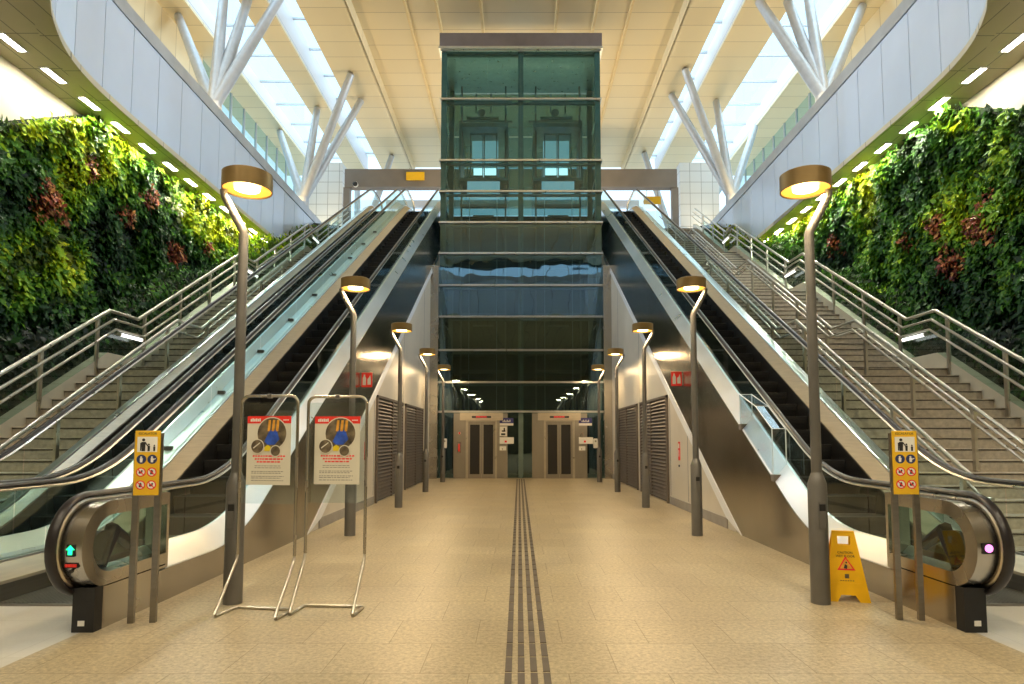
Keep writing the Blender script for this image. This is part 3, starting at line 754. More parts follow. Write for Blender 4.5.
def plant_wall(s, w, yk, label):
    top = lambda y: np.where(y < yk, SOF-.06-T30*(yk-y), SOF-.06)
    ya, yb = 10.2, 28.2
    x = w
    f = -s     # faces the hall
    # soil panel behind
    xs = w + f*.02
    pl = [(xs, ya, .2), (xs, yb, 9.0), (xs, yb, SOF-.02), (xs, yk, SOF-.02), (xs, ya, float(top(np.array(ya))))]
    pl = [(xs, ya, .2), (xs, 24.0, 8.2), (xs, yb, SOF-.03), (xs, yk, SOF-.03), (xs, ya, float(top(np.array(ya))))]
    b = MB(); b.prism(pl, (f*.06, 0, 0)); o = b.obj('planting_panel', 'soil'); struct(o)
    n0 = 125000
    yy = ya+(yb-ya)*rng.random(n0); zz = .2 + 9.2*rng.random(n0)
    lo = np.array([stair_z(v)+.0 for v in yy])
    n1, n2, n3, n4 = vnoise(3+s), vnoise(13+s), vnoise(23+s), vnoise(33+s)
    keep = (zz < top(yy)) & (zz > lo)
    yy, zz, lo = yy[keep], zz[keep], lo[keep]
    # hanging clumps: pull points toward rows of planting pockets, bulge by noise
    bul = n1(yy*1.5, zz*1.7)*.30 + n2(yy*3.6, zz*3.4)*.20
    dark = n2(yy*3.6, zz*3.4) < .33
    xx = w + f*(.09 + bul*rng.random(len(yy))**.5)
    m = 9000; yl = ya+(yb-ya)*rng.random(m); u = rng.random(m); ll = np.array([stair_z(v) for v in yl])
    xl = w + f*(.1+(abs(w)-8.62)*u); zl = ll+.42+(.25+.35*n1(yl*2, u*6))*rng.random(m)-.1*u
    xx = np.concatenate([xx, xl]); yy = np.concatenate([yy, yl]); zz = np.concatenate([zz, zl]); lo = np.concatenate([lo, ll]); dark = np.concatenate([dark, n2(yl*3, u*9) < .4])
    size = .10+.09*rng.random(len(yy)) + .07*n3(yy*.9, zz*.9)
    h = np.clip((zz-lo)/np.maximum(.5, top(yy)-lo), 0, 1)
    tone = (.02 if s > 0 else -.04) + .70*h + .95*(n1(yy*.55+5, zz*.6+3)-.5) + .55*(n4(yy*1.6, zz*1.6)-.5) + rng.normal(0, .12, len(yy)) + .18*(yy-14)/12  # leaf colour brightens upwards, with the downlights' effect put into it
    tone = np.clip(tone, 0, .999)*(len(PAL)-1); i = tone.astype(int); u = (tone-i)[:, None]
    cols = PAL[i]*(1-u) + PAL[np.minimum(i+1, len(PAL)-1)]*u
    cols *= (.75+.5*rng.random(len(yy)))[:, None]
    cols[dark] *= .30  # hollows between clumps darkened, their shade put into the leaf colour
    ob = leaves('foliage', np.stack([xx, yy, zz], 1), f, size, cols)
    tag(ob, label, 'plants', kind='stuff')
plant_wall(-1, WL, 15.1, 'dense green and yellow-green plant wall left of the stairs')
plant_wall(1, WR, 14.7, 'dense green plant wall right of the wide stairs')
def clump(s, y, z, r, kind, label):
    w = WL if s < 0 else WR; f = -s
    n = int(190*(r/.4)**2); a = 2*PI*rng.random(n); rr = r*(1+.35*np.sin(3*a+y*7)+.2*np.sin(5*a+z*9)); q = rr*rng.random(n)**.6
    yy = y+q*np.cos(a)*.95; zz = z+q*np.sin(a)*.9; xx = w+f*(.26+.26*rng.random(n)**.6*np.clip(1.15-q/rr, 0, 1))
    pal = {'red': np.array([(.26, .055, .025), (.42, .13, .04), (.15, .03, .025), (.52, .24, .07)]), 'pale': np.array([(.62, .60, .34), (.45, .50, .18), (.75, .72, .5), (.5, .55, .2)])}[kind]
    cols = pal[rng.integers(0, 4, n)]*(.7+.6*rng.random(n))[:, None]
    loc = (w+f*.3, y, z)
    ob = leaves('flowering_shrub', np.stack([xx, yy, zz], 1), f, (.09+.08*rng.random(n)), cols, local=loc)
    ob.location = loc
    tag(ob, label, 'shrub', 'coloured shrubs on the plant walls')
for (y, z, r, k, l) in [(15.0, 8.0, .38, 'red', 'small red-brown shrub high on the left plant wall near its upper corner'), (13.8, 6.75, .55, 'red', 'large red-brown shrub at the outer edge of the left plant wall'),
        (17.6, 8.2, .50, 'red', 'reddish shrub just left of the pale one on the left plant wall'), (16.6, 7.4, .36, 'red', 'dark red shrub below the reddish one on the left plant wall'),
        (19.0, 7.1, .55, 'red', 'upright orange-brown shrub halfway up the left plant wall'), (18.3, 5.45, .60, 'red', 'orange-brown shrub low on the left plant wall above the railing'),
        (20.8, 7.85, .45, 'red', 'orange shrub near the railing behind the first left lamp'), (18.9, 8.35, .42, 'pale', 'pale cream-flowered shrub near the top of the left plant wall')]:
    clump(-1, y, z, r, k, l)
for (y, z, r, k, l) in [(20.2, 7.8, .55, 'red', 'orange-brown shrub on the right plant wall beside the first right lamp'), (15.3, 6.75, .42, 'red', 'flat red-brown shrub in the middle of the right plant wall'),
        (16.5, 6.7, .38, 'red', 'small red shrub left of the flat one on the right plant wall'), (13.75, 6.25, .60, 'red', 'large red shrub at the outer edge of the right plant wall'),
        (14.95, 5.6, .50, 'red', 'dark red shrub below the flat one on the right plant wall'), (17.7, 5.4, .30, 'pale', 'pale-leaved shrub low on the right plant wall above the railing')]:
    clump(1, y, z, r, k, l)

# ------------------------------------------------------------------ upper slabs, soffit, fascia
KP = [(-9.85, 32.0), (-9.85, 27), (-9.82, 23), (-9.78, 20.5), (-9.75, 18.5), (-9.72, 16.5), (-9.66, 14.6), (-9.54, 13.4), (-9.3, 12.45), (-8.92, 11.6), (-8.55, 11.0), (-7.6, 9.75), (-6.0, 8.3), (-3.6, 7.1), (0, 6.5), (3.6, 7.1), (6.0, 8.4), (7.5, 9.8), (8.3, 10.85), (8.65, 11.4), (9.0, 12.25), (9.2, 13.2), (9.3, 14.6), (9.34, 16.5), (9.36, 18.5), (9.38, 20.5), (9.40, 23), (9.42, 27), (9.42, 32.0)]
def catmull(P, n=8):
    out = []
    for i in range(len(P)-1):
        p0 = Vector(P[max(0, i-1)]); p1 = Vector(P[i]); p2 = Vector(P[i+1]); p3 = Vector(P[min(len(P)-1, i+2)])
        for k in range(n):
            t = k/n
            out.append(.5*((2*p1)+(p2-p0)*t+(2*p0-5*p1+4*p2-p3)*t*t+(3*p1-p0-3*p2+p3)*t**3))
    out.append(Vector(P[-1])); return out
CURVE = catmull(KP)
def resample(P, d):
    out = [P[0]]; acc = 0
    for a, c in zip(P[:-1], P[1:]):
        L = (c-a).length
        while acc + L >= d:
            u = (d-acc)/L; a = a+(c-a)*u; out.append(a); L = (c-a).length; acc = 0
        acc += L
    return out
def offs(P, d):
    """offset away from the void"""
    out = []
    for i, p in enumerate(P):
        t = (P[min(len(P)-1, i+1)]-P[max(0, i-1)]).normalized(); out.append(p + Vector((t.y, -t.x))*d)
    return out
c0 = CURVE; c1 = offs(CURVE, .25)
# make sure c1 lies outside the void (larger |x|)
if abs(c1[0].x) < abs(c0[0].x): c1 = offs(CURVE, -.25)
SG = .25 if abs(offs(CURVE, .25)[0].x) > abs(c0[0].x) else -.25
def poly_flat(name, z, curve, mat, thick):
    pts = [(p.x, p.y) for p in curve] + [(14.6, 32), (14.6, -14), (-14.6, -14), (-14.6, 32)]
    bm = bmesh.new(); vs = [bm.verts.new((x, y, z)) for x, y in pts]; f = bm.faces.new(vs)
    bmesh.ops.triangulate(bm, faces=[f]); me = bpy.data.meshes.new(name); bm.to_mesh(me); bm.free()
    me.materials.append(MATS[mat]); o = bpy.data.objects.new(name, me); C.objects.link(o); return struct(o)
poly_flat('ceiling_soffit', SOF, CURVE, 'soffit_beige', 0)
poly_flat('floor_upper', FFL, offs(CURVE, SG*.6), 'floor_pale', 0)
# fascia: tall pale panels with open joints over a dark backing, one mesh
TOPF = 11.78
b = MB()
pan = resample(CURVE, 1.19); bk = offs(CURVE, SG*.18)
b.loft([[(p.x, p.y, SOF+.02) for p in bk], [(p.x, p.y, TOPF) for p in bk]], closed=False, mi=1)
for a, c in zip(pan[:-1], pan[1:]):
    t = (c-a).normalized(); nrm = Vector((t.y, -t.x))*(1 if SG > 0 else -1); g = .011
    mid = (a+c)/2
    A, B = a+t*g, c-t*g; bo = nrm*.05
    b.prism([(A.x, A.y, SOF+.10), (B.x, B.y, SOF+.10), (B.x, B.y, TOPF-.02), (A.x, A.y, TOPF-.02)], (bo.x, bo.y, 0))
struct(b.obj('wall_fascia', ['fascia_white', 'joint_dark']))
b = MB(); i0 = offs(CURVE, -SG*.16); i1 = offs(CURVE, SG*1.2)
b.loft([[(p.x, p.y, SOF-.05) for p in i0], [(p.x, p.y, SOF-.05) for p in i1], [(p.x, p.y, SOF+.09) for p in i1], [(p.x, p.y, SOF+.09) for p in i0]]); struct(b.obj('trim_5', 'soffit_beige'))
b = MB(); i0 = offs(CURVE, -SG*.12); i1 = offs(CURVE, SG*1.5)
b.loft([[(p.x, p.y, TOPF) for p in i0], [(p.x, p.y, TOPF) for p in i1], [(p.x, p.y, TOPF+.36) for p in i1], [(p.x, p.y, TOPF+.36) for p in i0]]); struct(b.obj('trim_6', 'coping'))
# downlights in the soffit beside the void
ly = [11.15] + [12.28+1.17*k for k in range(13)]
proto = None
for s in (-1, 1):
    for k, y in enumerate(ly):
        x = -10.22 if s < 0 else 9.86
        order = ['nearest', 'second', 'third', 'fourth', 'fifth', 'sixth', 'seventh', 'eighth', 'ninth', 'tenth', 'eleventh', 'twelfth', 'thirteenth', 'farthest'][k]
        lab = '%s rectangular downlight along the %s soffit above the plant wall' % (order, 'left' if s < 0 else 'right')
        if proto is None:
            proto = thing('soffit_downlight', lab, 'light', (x, y, SOF), 'downlights along the soffits')
            fr = MB(); fr.box(-.10, .10, -.33, -.29, -.022, 0); fr.box(-.10, .10, .29, .33, -.022, 0); fr.box(-.10, -.075, -.29, .29, -.022, 0); fr.box(.075, .10, -.29, .29, -.022, 0)
            fr.obj('frame', 'sign_white', proto, local=(0, 0, 0))
            le = MB(); le.box(-.075, .075, -.29, .29, -.014, -.002); le.obj('lens', 'soffit_lens', proto, local=(0, 0, 0))
        else: dup(proto, (x, y, SOF), lab)

# ------------------------------------------------------------------ roof
def ceil_strip(xa, xb, z, name='ceiling'):
    b = MB(); b.box(xa, xb, -14, 40.5, z, z+.12); return struct(b.obj(name, 'ceiling_cream'))
STEP = .55
ceil_strip(-6.85, 6.6, CEIL+STEP)
ceil_strip(-8.77, -6.85, CEIL); ceil_strip(-11.0, -9.9, CEIL); ceil_strip(-15.2, -13.1, CEIL)
ceil_strip(6.6, 7.95, CEIL); ceil_strip(8.75, 10.6, CEIL); ceil_strip(12.9, 15.2, CEIL)
tn = 7
b = MB()
for x in (-6.85, 6.6): b.box(x-.04, x+.04, -14, 40.5, CEIL, CEIL+STEP)
struct(b.obj('trim_%d' % tn, 'ceiling_cream')); tn += 1
for x in (-4.67, -3.42, -1.62, 1.50, 3.1, 4.5):
    b = MB(); b.prism([(x-.07, -14, CEIL+STEP), (x+.07, -14, CEIL+STEP), (x+.05, -14, CEIL+STEP-.14), (x-.05, -14, CEIL+STEP-.14)], (0, 54.5, 0)); struct(b.obj('trim_%d' % tn, 'gold_rib')); tn += 1
tiles('slot_face', (.70, .66, .68), (.76, .71, .70), (.34, .31, .32), 1.1, 3., .012, .45, rot=(PI/2, 0, PI/2), bump=.1)
# skylight slots: upstand faces, glazing with bars
for wi, (xi, xo, h) in enumerate(((-11.0, -13.1, .95), (-8.77, -9.9, 1.25), (10.6, 12.9, .95), (7.95, 8.75, 1.1))):
    b = MB(); b.box(min(xo, xo+math.copysign(.08, xo)), max(xo, xo+math.copysign(.08, xo)), -14, 40.5, CEIL+.121, CEIL+h); b.box(min(xi, xi-math.copysign(.08, xi)), max(xi, xi-math.copysign(.08, xi)), -14, 40.5, CEIL+.121, CEIL+h)
    struct(b.obj('trim_%d' % tn, 'slot_face')); tn += 1
    b = MB(); lo, hi = min(xi, xo), max(xi, xo)
    b.quad((lo, -14, CEIL+h), (hi, -14, CEIL+h), (hi, 40.5, CEIL+h), (lo, 40.5, CEIL+h)); struct(b.obj('window_%d' % (wi+1), 'glass_sky', fix=False))
    b = MB(); y = -13.
    while y < 40: b.box(lo, hi, y, y+.07, CEIL+h-.10, CEIL+h-.01); y += 2.2
    struct(b.obj('trim_%d' % tn, 'tree_steel')); tn += 1
# clerestory glass along both sides of the upper floor
for s, wi in ((-1, 5), (1, 6)):
    x = 14.3*s
    b = MB(); b.box(x-.1, x+.1, -14, 27.5, FFL, CEIL); struct(b.obj('wall_upper_'+('left' if s < 0 else 'right'), 'ceiling_cream'))
    b = MB(); b.quad((x, 27.5, FFL), (x, 41, FFL), (x, 41, CEIL), (x, 27.5, CEIL)); struct(b.obj('window_%d' % wi, 'glass_clerestory', fix=False))
    b = MB(); y = 27.5
    while y < 41: b.box(x-.05, x+.05, y, y+.09, FFL, CEIL); y += 1.5
    struct(b.obj('trim_%d' % tn, 'tree_steel')); tn += 1

# ------------------------------------------------------------------ branching columns on the upper floor
def tree(label, base, trunk_h, tips):
    t = thing('branching_column', label, 'column', base, 'branching roof columns')
    x, y, z = base
    b = MB(); b.tube([(x, y, z), (x, y, z+trunk_h)], [.30, .26], 16); b.obj('trunk', 'tree_steel', t, smooth=True)
    f = Vector((x, y, z+trunk_h-.12))
    for q in tips:
        q = Vector(q); d = q-f; b = MB(); b.tube([f, f+d*.35, q], [.20, .20, .165], 14); br = b.obj('branch', 'tree_steel', t, smooth=True)
        b = MB(); b.tube([q, q+d.normalized()*.10], [.165, .06], 12); b.obj('branch_tip', 'beam_grey', br, smooth=True)
tree('left branching steel column nearest the viewer, on the upper floor', (-10.35, 20.8, FFL), 1.35, [(-13.75, 24.6, CEIL-.12), (-11.4, 23.5, CEIL+.5), (-10.55, 23.6, CEIL-.12), (-9.2, 23.9, CEIL+.6)])
tree('left branching steel column farther back, on the upper floor', (-10.2, 29.3, FFL), 1.35, [(-13.3, 34.3, CEIL-.12), (-10.45, 31.8, CEIL-.12), (-7.9, 28.7, CEIL-.12), (-8.0, 31.0, CEIL-.12)])
tree('left branching steel column at the far beam', (-9.9, 38.3, FFL), 1.35, [(-7.7, 37.3, CEIL-.12), (-10.4, 39.8, CEIL-.12), (-13.4, 39.9, CEIL-.12)])
tree('right branching steel column nearest the viewer, on the upper floor', (9.95, 20.3, FFL), 1.35, [(9.25, 23.7, CEIL-.12), (10.35, 23.7, CEIL-.12), (11.1, 23.7, CEIL+.6), (13.4, 24.0, CEIL-.12)])
tree('right branching steel column farther back, on the upper floor', (9.8, 29.0, FFL), 1.35, [(7.45, 30.5, CEIL-.12), (7.55, 28.3, CEIL-.12), (9.85, 31.1, CEIL-.12), (12.8, 33.8, CEIL-.12)])
tree('right branching steel column at the far beam', (9.6, 38.3, FFL), 1.35, [(7.35, 36.9, CEIL-.12), (10.2, 39.8, CEIL-.12), (13.4, 39.9, CEIL-.12)])

# ------------------------------------------------------------------ far end of the upper floor
b = MB(); b.box(-6.6, 5.2, 28.0, 30.3, FFL-.3, FFL-.005); b.box(-9.8, 9.38, 30.3, 60, FFL-.3, FFL-.005)
struct(b.obj('floor_upper_back', 'floor_pale'))
b = MB(); b.box(-14.6, -9.8, 32, 60, FFL-.3, FFL-.005); b.box(9.38, 14.6, 32, 60, FFL-.3, FFL-.005); struct(b.obj('floor_upper_sides', 'floor_pale'))
b = MB(); b.box(-9.8, 9.38, 30.5, 30.8, 0, FFL-.31); struct(b.obj('wall_back_lower', 'cream_wall'))
b = MB(); b.box(-9.3, 8.3, 33.0, 33.5, 14.75, 15.72); b.obj('lintel', 'beam_grey')
lt = bpy.data.objects['lintel']; tag(lt, 'long grey beam across the far end above the escalators', 'beam')
for x, nm in ((-9.2, 'left'), (8.2, 'right')):
    b = MB(); b.box(x-.17, x+.17, 33.05, 33.4, FFL, 14.75); o = b.obj('beam_post', 'beam_grey'); tag(o, 'grey post under the %s end of the far beam' % nm, 'post')
for s, x0, x1 in ((-1, -11.6, -9.75), (1, 8.75, 10.9)):
    b = MB(); b.box(x0, x1, 34.2, 35.2, FFL, 16.6); struct(b.obj('pier_'+('left' if s < 0 else 'right'), 'pier_tile'))
b = MB(); b.box(-9.0, 8.0, 42, 42.4, 17.0, 17.45); b.obj('far_canopy', 'violet_panel'); tag(bpy.data.objects['far_canopy'], 'pale violet edge of a canopy beyond the far beam', 'canopy')
# suspended yellow signs
for x, y, z, lab in ((-5.55, 32.93, 15.30, 'yellow sign on the far beam above the left escalators'), (7.3, 34.6, 14.62, 'yellow sign hanging beyond the far beam on the right')):
    t = thing('yellow_way_sign', lab, 'sign', (x, y, z))
    b = MB(); b.box(x-.48, x+.48, y-.03, y+.03, z-.22, z+.22); b.obj('board', 'yellow_sign', t)
    b = MB()
    for k in (-.3, .3): b.box(x+k-.01, x+k+.01, y-.01, y+.01, z+.22, z+.44 if y < 34 else z+1.0)
    b.obj('hanger', 'beam_grey', t)
t = thing('security_camera', 'small round security camera at the left end of the far beam', 'camera', (-8.7, 32.9, 14.9))
b = MB(); b.cyl((-8.7, 32.85, 14.85), .14, .14, 16, axis='y'); b.obj('bracket', 'sign_white', t)
b = MB(); b.tube([(-8.7, 32.86, 14.85), (-8.7, 32.74, 14.80), (-8.7, 32.66, 14.76)], [.13, .11, .03], 14); b.obj('dome', 'black', t, smooth=True)

# ------------------------------------------------------------------ hall behind the viewer
b = MB(); b.box(-15.2, 15.2, -14.3, -14, 0, FFL); struct(b.obj('wall_back', 'cream_wall'))
b = MB(); b.box(-15.2, 15.2, -14.3, -14, FFL, 16.0); b.box(-15.2, 15.2, -14.3, -14, 18.3, CEIL+.6); struct(b.obj('wall_back_upper', 'slate_wall'))
b = MB(); b.quad((-15, -14.1, 16.0), (15, -14.1, 16.0), (15, -14.1, 18.3), (-15, -14.1, 18.3)); struct(b.obj('window_7', 'glass_sky', fix=False))
b = MB()
for k in range(21): b.box(-15+k*1.5-.04, -15+k*1.5+.04, -14.18, -14.02, 16.0, 18.3)
struct(b.obj('trim_%d' % tn, 'tree_steel')); tn += 1


# ------------------------------------------------------------------ street lamps along the hall
def lamp(s):
    t = thing('street_lamp', '', 'lamp', (2.68*s, 5.95, 0), 'lamps lining the hall')
    o = (0, 0, 0)
    b = MB(); b.tube([(0, 0, 1.12), (0, 0, 2.2), (0, 0, 3.44), (.03*s, 0, 3.50), (.195*s, 0, 3.80), (.205*s, 0, 3.86)], [.047, .047, .043, .042, .034, .034], 14); b.obj('pole', 'pole_grey', t, smooth=True, local=o)
    b = MB(); b.tube([(0, 0, 0), (0, 0, 1.08), (0, 0, 1.15), (0, 0, 1.18)], [.084, .084, .06, .05], 18); b.obj('base_sleeve', 'pole_grey', t, smooth=True, local=o)
    b = MB(); b.box(-.028, .028, -.094, -.08, .84, .90, 1); b.box(-.03, .03, -.092, -.078, .68, .92, 0); b.obj('access_cover', ['pole_grey', 'black'], t, local=o)
    # drum head: open-bottomed shell
    cx, cz, R, h = -.02*s, 3.85, .228, .155
    b = MB(); rows = []
    tilt = .05
    ring = lambda r, z: [(cx+r*math.cos(2*PI*k/36), r*math.sin(2*PI*k/36), cz+z-.0*tilt) for k in range(37)]
    b.loft([ring(R, 0), ring(R, h), ring(R-.02, h+.012), ring(.01, h+.012), ring(.01, h), ring(R-.012, h-.004), ring(R-.010, 0)], True, False); hd = b.obj('lamp_head', 'lamp_shade', t, smooth=True, local=o)
    b = MB(); b.loft([ring(R-.013, .012), ring(.13, .03), ring(.11, .05), ring(R-.013, .05)], True, False); b.obj('reflector', 'lamp_inside', hd, smooth=True, local=o)
    b = MB(); b.cyl((cx, 0, cz+.010), .115, .03, 28); b.obj('lamp_lens', 'lamp_lens', hd, local=o)
    return t
LY = [5.95, 10.0, 14.0, 18.0, 22.0]
names = ['nearest', 'second', 'third', 'fourth', 'farthest']
LAMPS = []
for s in (-1, 1):
    p = lamp(s)
    for k, y in enumerate(LY):
        extra = ''
        if k == 0: extra = ' behind the poster stands' if s < 0 else ' beside the yellow caution sign'
        if k == 4: extra = ' next to the lifts'
        lab = '%s slim grey drum-headed lamp in the %s row%s' % (names[k], 'left' if s < 0 else 'right', extra)
        o = p if k == 0 else dup(p, (2.68*s, y, 0))
        o['label'] = lab
        LAMPS.append((2.68*s-.035*s, y))

# ------------------------------------------------------------------ poster stands
def disc(b, x, y, z, r, mi, seg=26): b.cyl((x, y, z), r, .0016, seg, mi, 'y')
def poster_stand(label, cx, cy, yaw):
    t = thing('poster_stand', label, 'poster stand', (cx, cy, 0), 'poster stands in front of the left escalators')
    w, H, r = .272, 1.875, .0135
    o = (0, 0, 0)
    def bend(c, a0, a1, R, x): return []
    top = [(-w, 0, .47), (-w, 0, H-.07)] + [(-w+.07-.07*math.cos(a), 0, H-.07+.07*math.sin(a)) for a in (.4, .8, 1.2)] + [(-w+.07, 0, H), (w-.07, 0, H)] + [(w-.07+.07*math.sin(a), 0, H-.07+.07*math.cos(a)) for a in (.4, .8, 1.2)] + [(w, 0, H-.07), (w, 0, .47)]
    b = MB(); b.tube(top, r, 10); b.obj('upright_frame', 'steel', t, smooth=True, local=o)
    base = []
    L = [(-w, 0, .47), (-w, -.015, .42), (-w, -.27, .07), (-w, -.30, .028), (-w, -.29, .0145), (-w, -.24, .0135), (-w, -.03, .0135), (-w+.03, 0, .0135)]
    Rr = [(-p[0], p[1], p[2]) for p in L][::-1]
    b = MB(); b.tube(L+Rr, r, 10); b.obj('floor_frame', 'steel_tube', t, smooth=True, local=o)
    b = MB(); b.box(-.02, .02, -.018, .018, H-.02, H+.018); b.obj('clamp', 'steel_dark', t, local=o, bevel=.004)
    b = MB(); b.box(-w+.016, w-.016, -.003, .003, .92, H-.055); b.obj('clear_sheet', 'acrylic', t, local=o)
    yp = -.006; x0, x1, z0, z1 = -.205, .215, 1.085, 1.695
    b = MB(); b.box(x0, x1, yp-.002, yp+.002, z0, z1); ps = b.obj('poster', 'poster_paper', t, local=o)
    b = MB(); b.box(x0, x1, yp-.0035, yp-.002, z1-.065, z1); b.obj('red_header', 'sign_red', ps, local=o)
    b = MB()
    for k in range(6): b.box(x0+.03+k*.017, x0+.043+k*.017, yp-.0042, yp-.0035, z1-.048, z1-.024+.004*(k % 2))
    b.obj('header_wording', 'sign_white', ps, local=o); b = MB()
    for k in range(4): b.box(x1-.075+k*.014, x1-.064+k*.014, yp-.0042, yp-.0035, z1-.04, z1-.03)
    b.obj('corner_wording', 'sign_white', ps, local=o)
    b = MB()
    bx, bz = .035, z1-.155
    disc(b, bx, yp-.0058, bz, .147, 0); disc(b, bx, yp-.0074, bz, .138, 1)
    b.prism([(bx-.07, yp-.0082, bz-.07), (bx-.02, yp-.0082, bz+.03), (bx+.045, yp-.0082, bz+.03), (bx+.075, yp-.0082, bz-.05), (bx+.03, yp-.0082, bz-.10), (bx-.04, yp-.0082, bz-.10)], (0, .0006, 0), 2)
    for k in (-.03, .01, .05): b.prism([(bx+k-.012, yp-.0086, bz+.02), (bx+k+.012, yp-.0086, bz+.02), (bx+k+.02, yp-.0086, bz+.12), (bx+k-.002, yp-.0086, bz+.12)], (0, .0006, 0), 3)
    disc(b, -.10, yp-.0096, bz-.115, .066, 0); disc(b, -.10, yp-.0112, bz-.115, .058, 1); disc(b, .075, yp-.0096, bz-.155, .052, 0); disc(b, .075, yp-.0112, bz-.155, .044, 1)
    b.prism([(-.03, yp-.0102, bz-.155), (.02, yp-.0102, bz-.155), (.03, yp-.0102, bz-.12), (0, yp-.0102, bz-.10), (-.03, yp-.0102, bz-.12)], (0, .0006, 0), 4)
    b.prism([(-.14, yp-.0122, bz-.125), (-.135, yp-.0122, bz-.135), (-.07, yp-.0122, bz-.085), (-.075, yp-.0122, bz-.078)], (0, .0006, 0), 0)
    b.obj('picture', ['poster_paper', 'poster_brown', 'poster_blue', 'poster_orange', 'poster_yellow'], ps, local=o)
    b = MB(); rl = random.Random(4)
    def line(z, xa, xb, hgt, mi):
        x = xa
        while x < xb:
            l = rl.uniform(.012, .034); b.box(x, min(xb, x+l), yp-.0032, yp-.002, z, z+hgt, mi); x += l+.008
    for k, z in enumerate((.248, .222, .197)): line(z0+z, x0+.06+.02*k, x1-.05-.02*k, .013, 0)
    b.obj('red_wording', ['sign_red'], ps, local=o); b = MB()
    for k, z in enumerate((.165, .148)): line(z0+z, x0+.08, x1-.09, .006, 1)
    for k, z in enumerate((.115, .100, .072, .057, .035)): line(z0+z, x0+.05, x1-.06-.03*(k % 2), .007, 2)
    b.obj('small_wording', ['poster_text', 'poster_text', 'poster_text'], ps, local=o)
    t.rotation_euler = (0, 0, yaw)
    return t
poster_stand('steel poster stand in front of the nearest left lamp', -2.30, 5.72, -.16)
poster_stand('steel poster stand to the right, clear of the lamp post', -1.715, 5.80, -.08)

# ------------------------------------------------------------------ escalator safety signs
def safety_sign(label, cx, cy, yaw):
    t = thing('safety_sign', label, 'sign', (cx, cy, 0), 'yellow escalator safety signs')
    o = (0, 0, 0)
    for x in (-.085, .085):
        b = MB(); b.box(x-.023, x+.023, -.018, .018, 0, 1.54); b.obj('post', 'steel_dark', t, local=o)
    b = MB(); b.box(-.098, .098, -.032, -.018, 1.03, 1.56); bd = b.obj('board', 'yellow_sign', t, local=o, bevel=.004)
    text('title', 'ESCALATOR', .026, 'poster_brown', bd, (0, -.033, 1.536))
    yy = -.0335; b = MB(); b.box(-.078, .078, yy, yy+.0015, 1.385, 1.51); b.obj('white_panel', 'sign_white', bd, local=o)
    b = MB(); q = yy-.0012
    def fig(x, z, h):
        b.cyl((x, q, z+h*.88), h*.12, .0012, 12, 0, 'y'); b.prism([(x-h*.13, q, z), (x-h*.16, q, z+h*.72), (x+h*.16, q, z+h*.72), (x+h*.13, q, z)], (0, .0012, 0))
    fig(-.03, 1.392, .105); fig(.012, 1.392, .062); fig(.055, 1.392, .052); b.prism([(-.02, q, 1.46), (-.014, q, 1.468), (.012, q, 1.43), (.006, q, 1.425)], (0, .0012, 0)); b.prism([(-.055, q, 1.395), (-.046, q, 1.395), (-.046, q, 1.46), (-.055, q, 1.46)], (0, .0012, 0))
    b.obj('family_pictogram', 'ink', bd, local=o)
    for x in (-.042, .042):
        b = MB(); b.cyl((x, yy, 1.325), .038, .0015, 24, 0, 'y')
        b.cyl((x-.002, yy-.0008, 1.342), .008, .0008, 10, 1, 'y'); b.prism([(x-.010, yy-.0008, 1.30), (x+.008, yy-.0008, 1.30), (x+.012, yy-.0008, 1.334), (x-.012, yy-.0008, 1.334)], (0, .0006, 0), 1)
        if x > 0: b.prism([(x+.008, yy-.0008, 1.318), (x+.028, yy-.0008, 1.328), (x+.028, yy-.0008, 1.334), (x+.008, yy-.0008, 1.326)], (0, .0006, 0), 1)
        b.obj('mandatory_symbol', ['ink_blue', 'sign_white'], bd, local=o)
    for z in (1.22, 1.115):
        for x in (-.042, .042):
            b = MB(); b.cyl((x, yy, z), .038, .0012, 24, 0, 'y'); b.cyl((x, yy-.0008, z), .029, .0012, 24, 1, 'y')
            if (x > 0) == (z > 1.2): b.prism([(x-.012, yy-.0014, z-.018), (x+.012, yy-.0014, z-.018), (x+.009, yy-.0014, z+.012), (x, yy-.0014, z+.02), (x-.009, yy-.0014, z+.012)], (0, .0008, 0), 2)
            else: b.box(x-.016, x+.012, yy-.0014, yy-.0006, z-.012, z+.006, 2); b.cyl((x+.008, yy-.0014, z+.010), .007, .0008, 10, 2, 'y')
            b.prism([(x-.024, yy-.002, z+.018), (x-.018, yy-.002, z+.024), (x+.024, yy-.002, z-.018), (x+.018, yy-.002, z-.024)], (0, .0006, 0), 0)
            b.obj('prohibition_symbol', ['sign_red', 'sign_white', 'ink'], bd, local=o)
    t.rotation_euler = (0, 0, yaw)
    return t
safety_sign('yellow safety sign on two posts by the left newel with the green arrow', -3.14, 5.33, .12)
safety_sign('yellow safety sign on two posts by the right newel with the pink light', 3.165, 5.41, -.12)

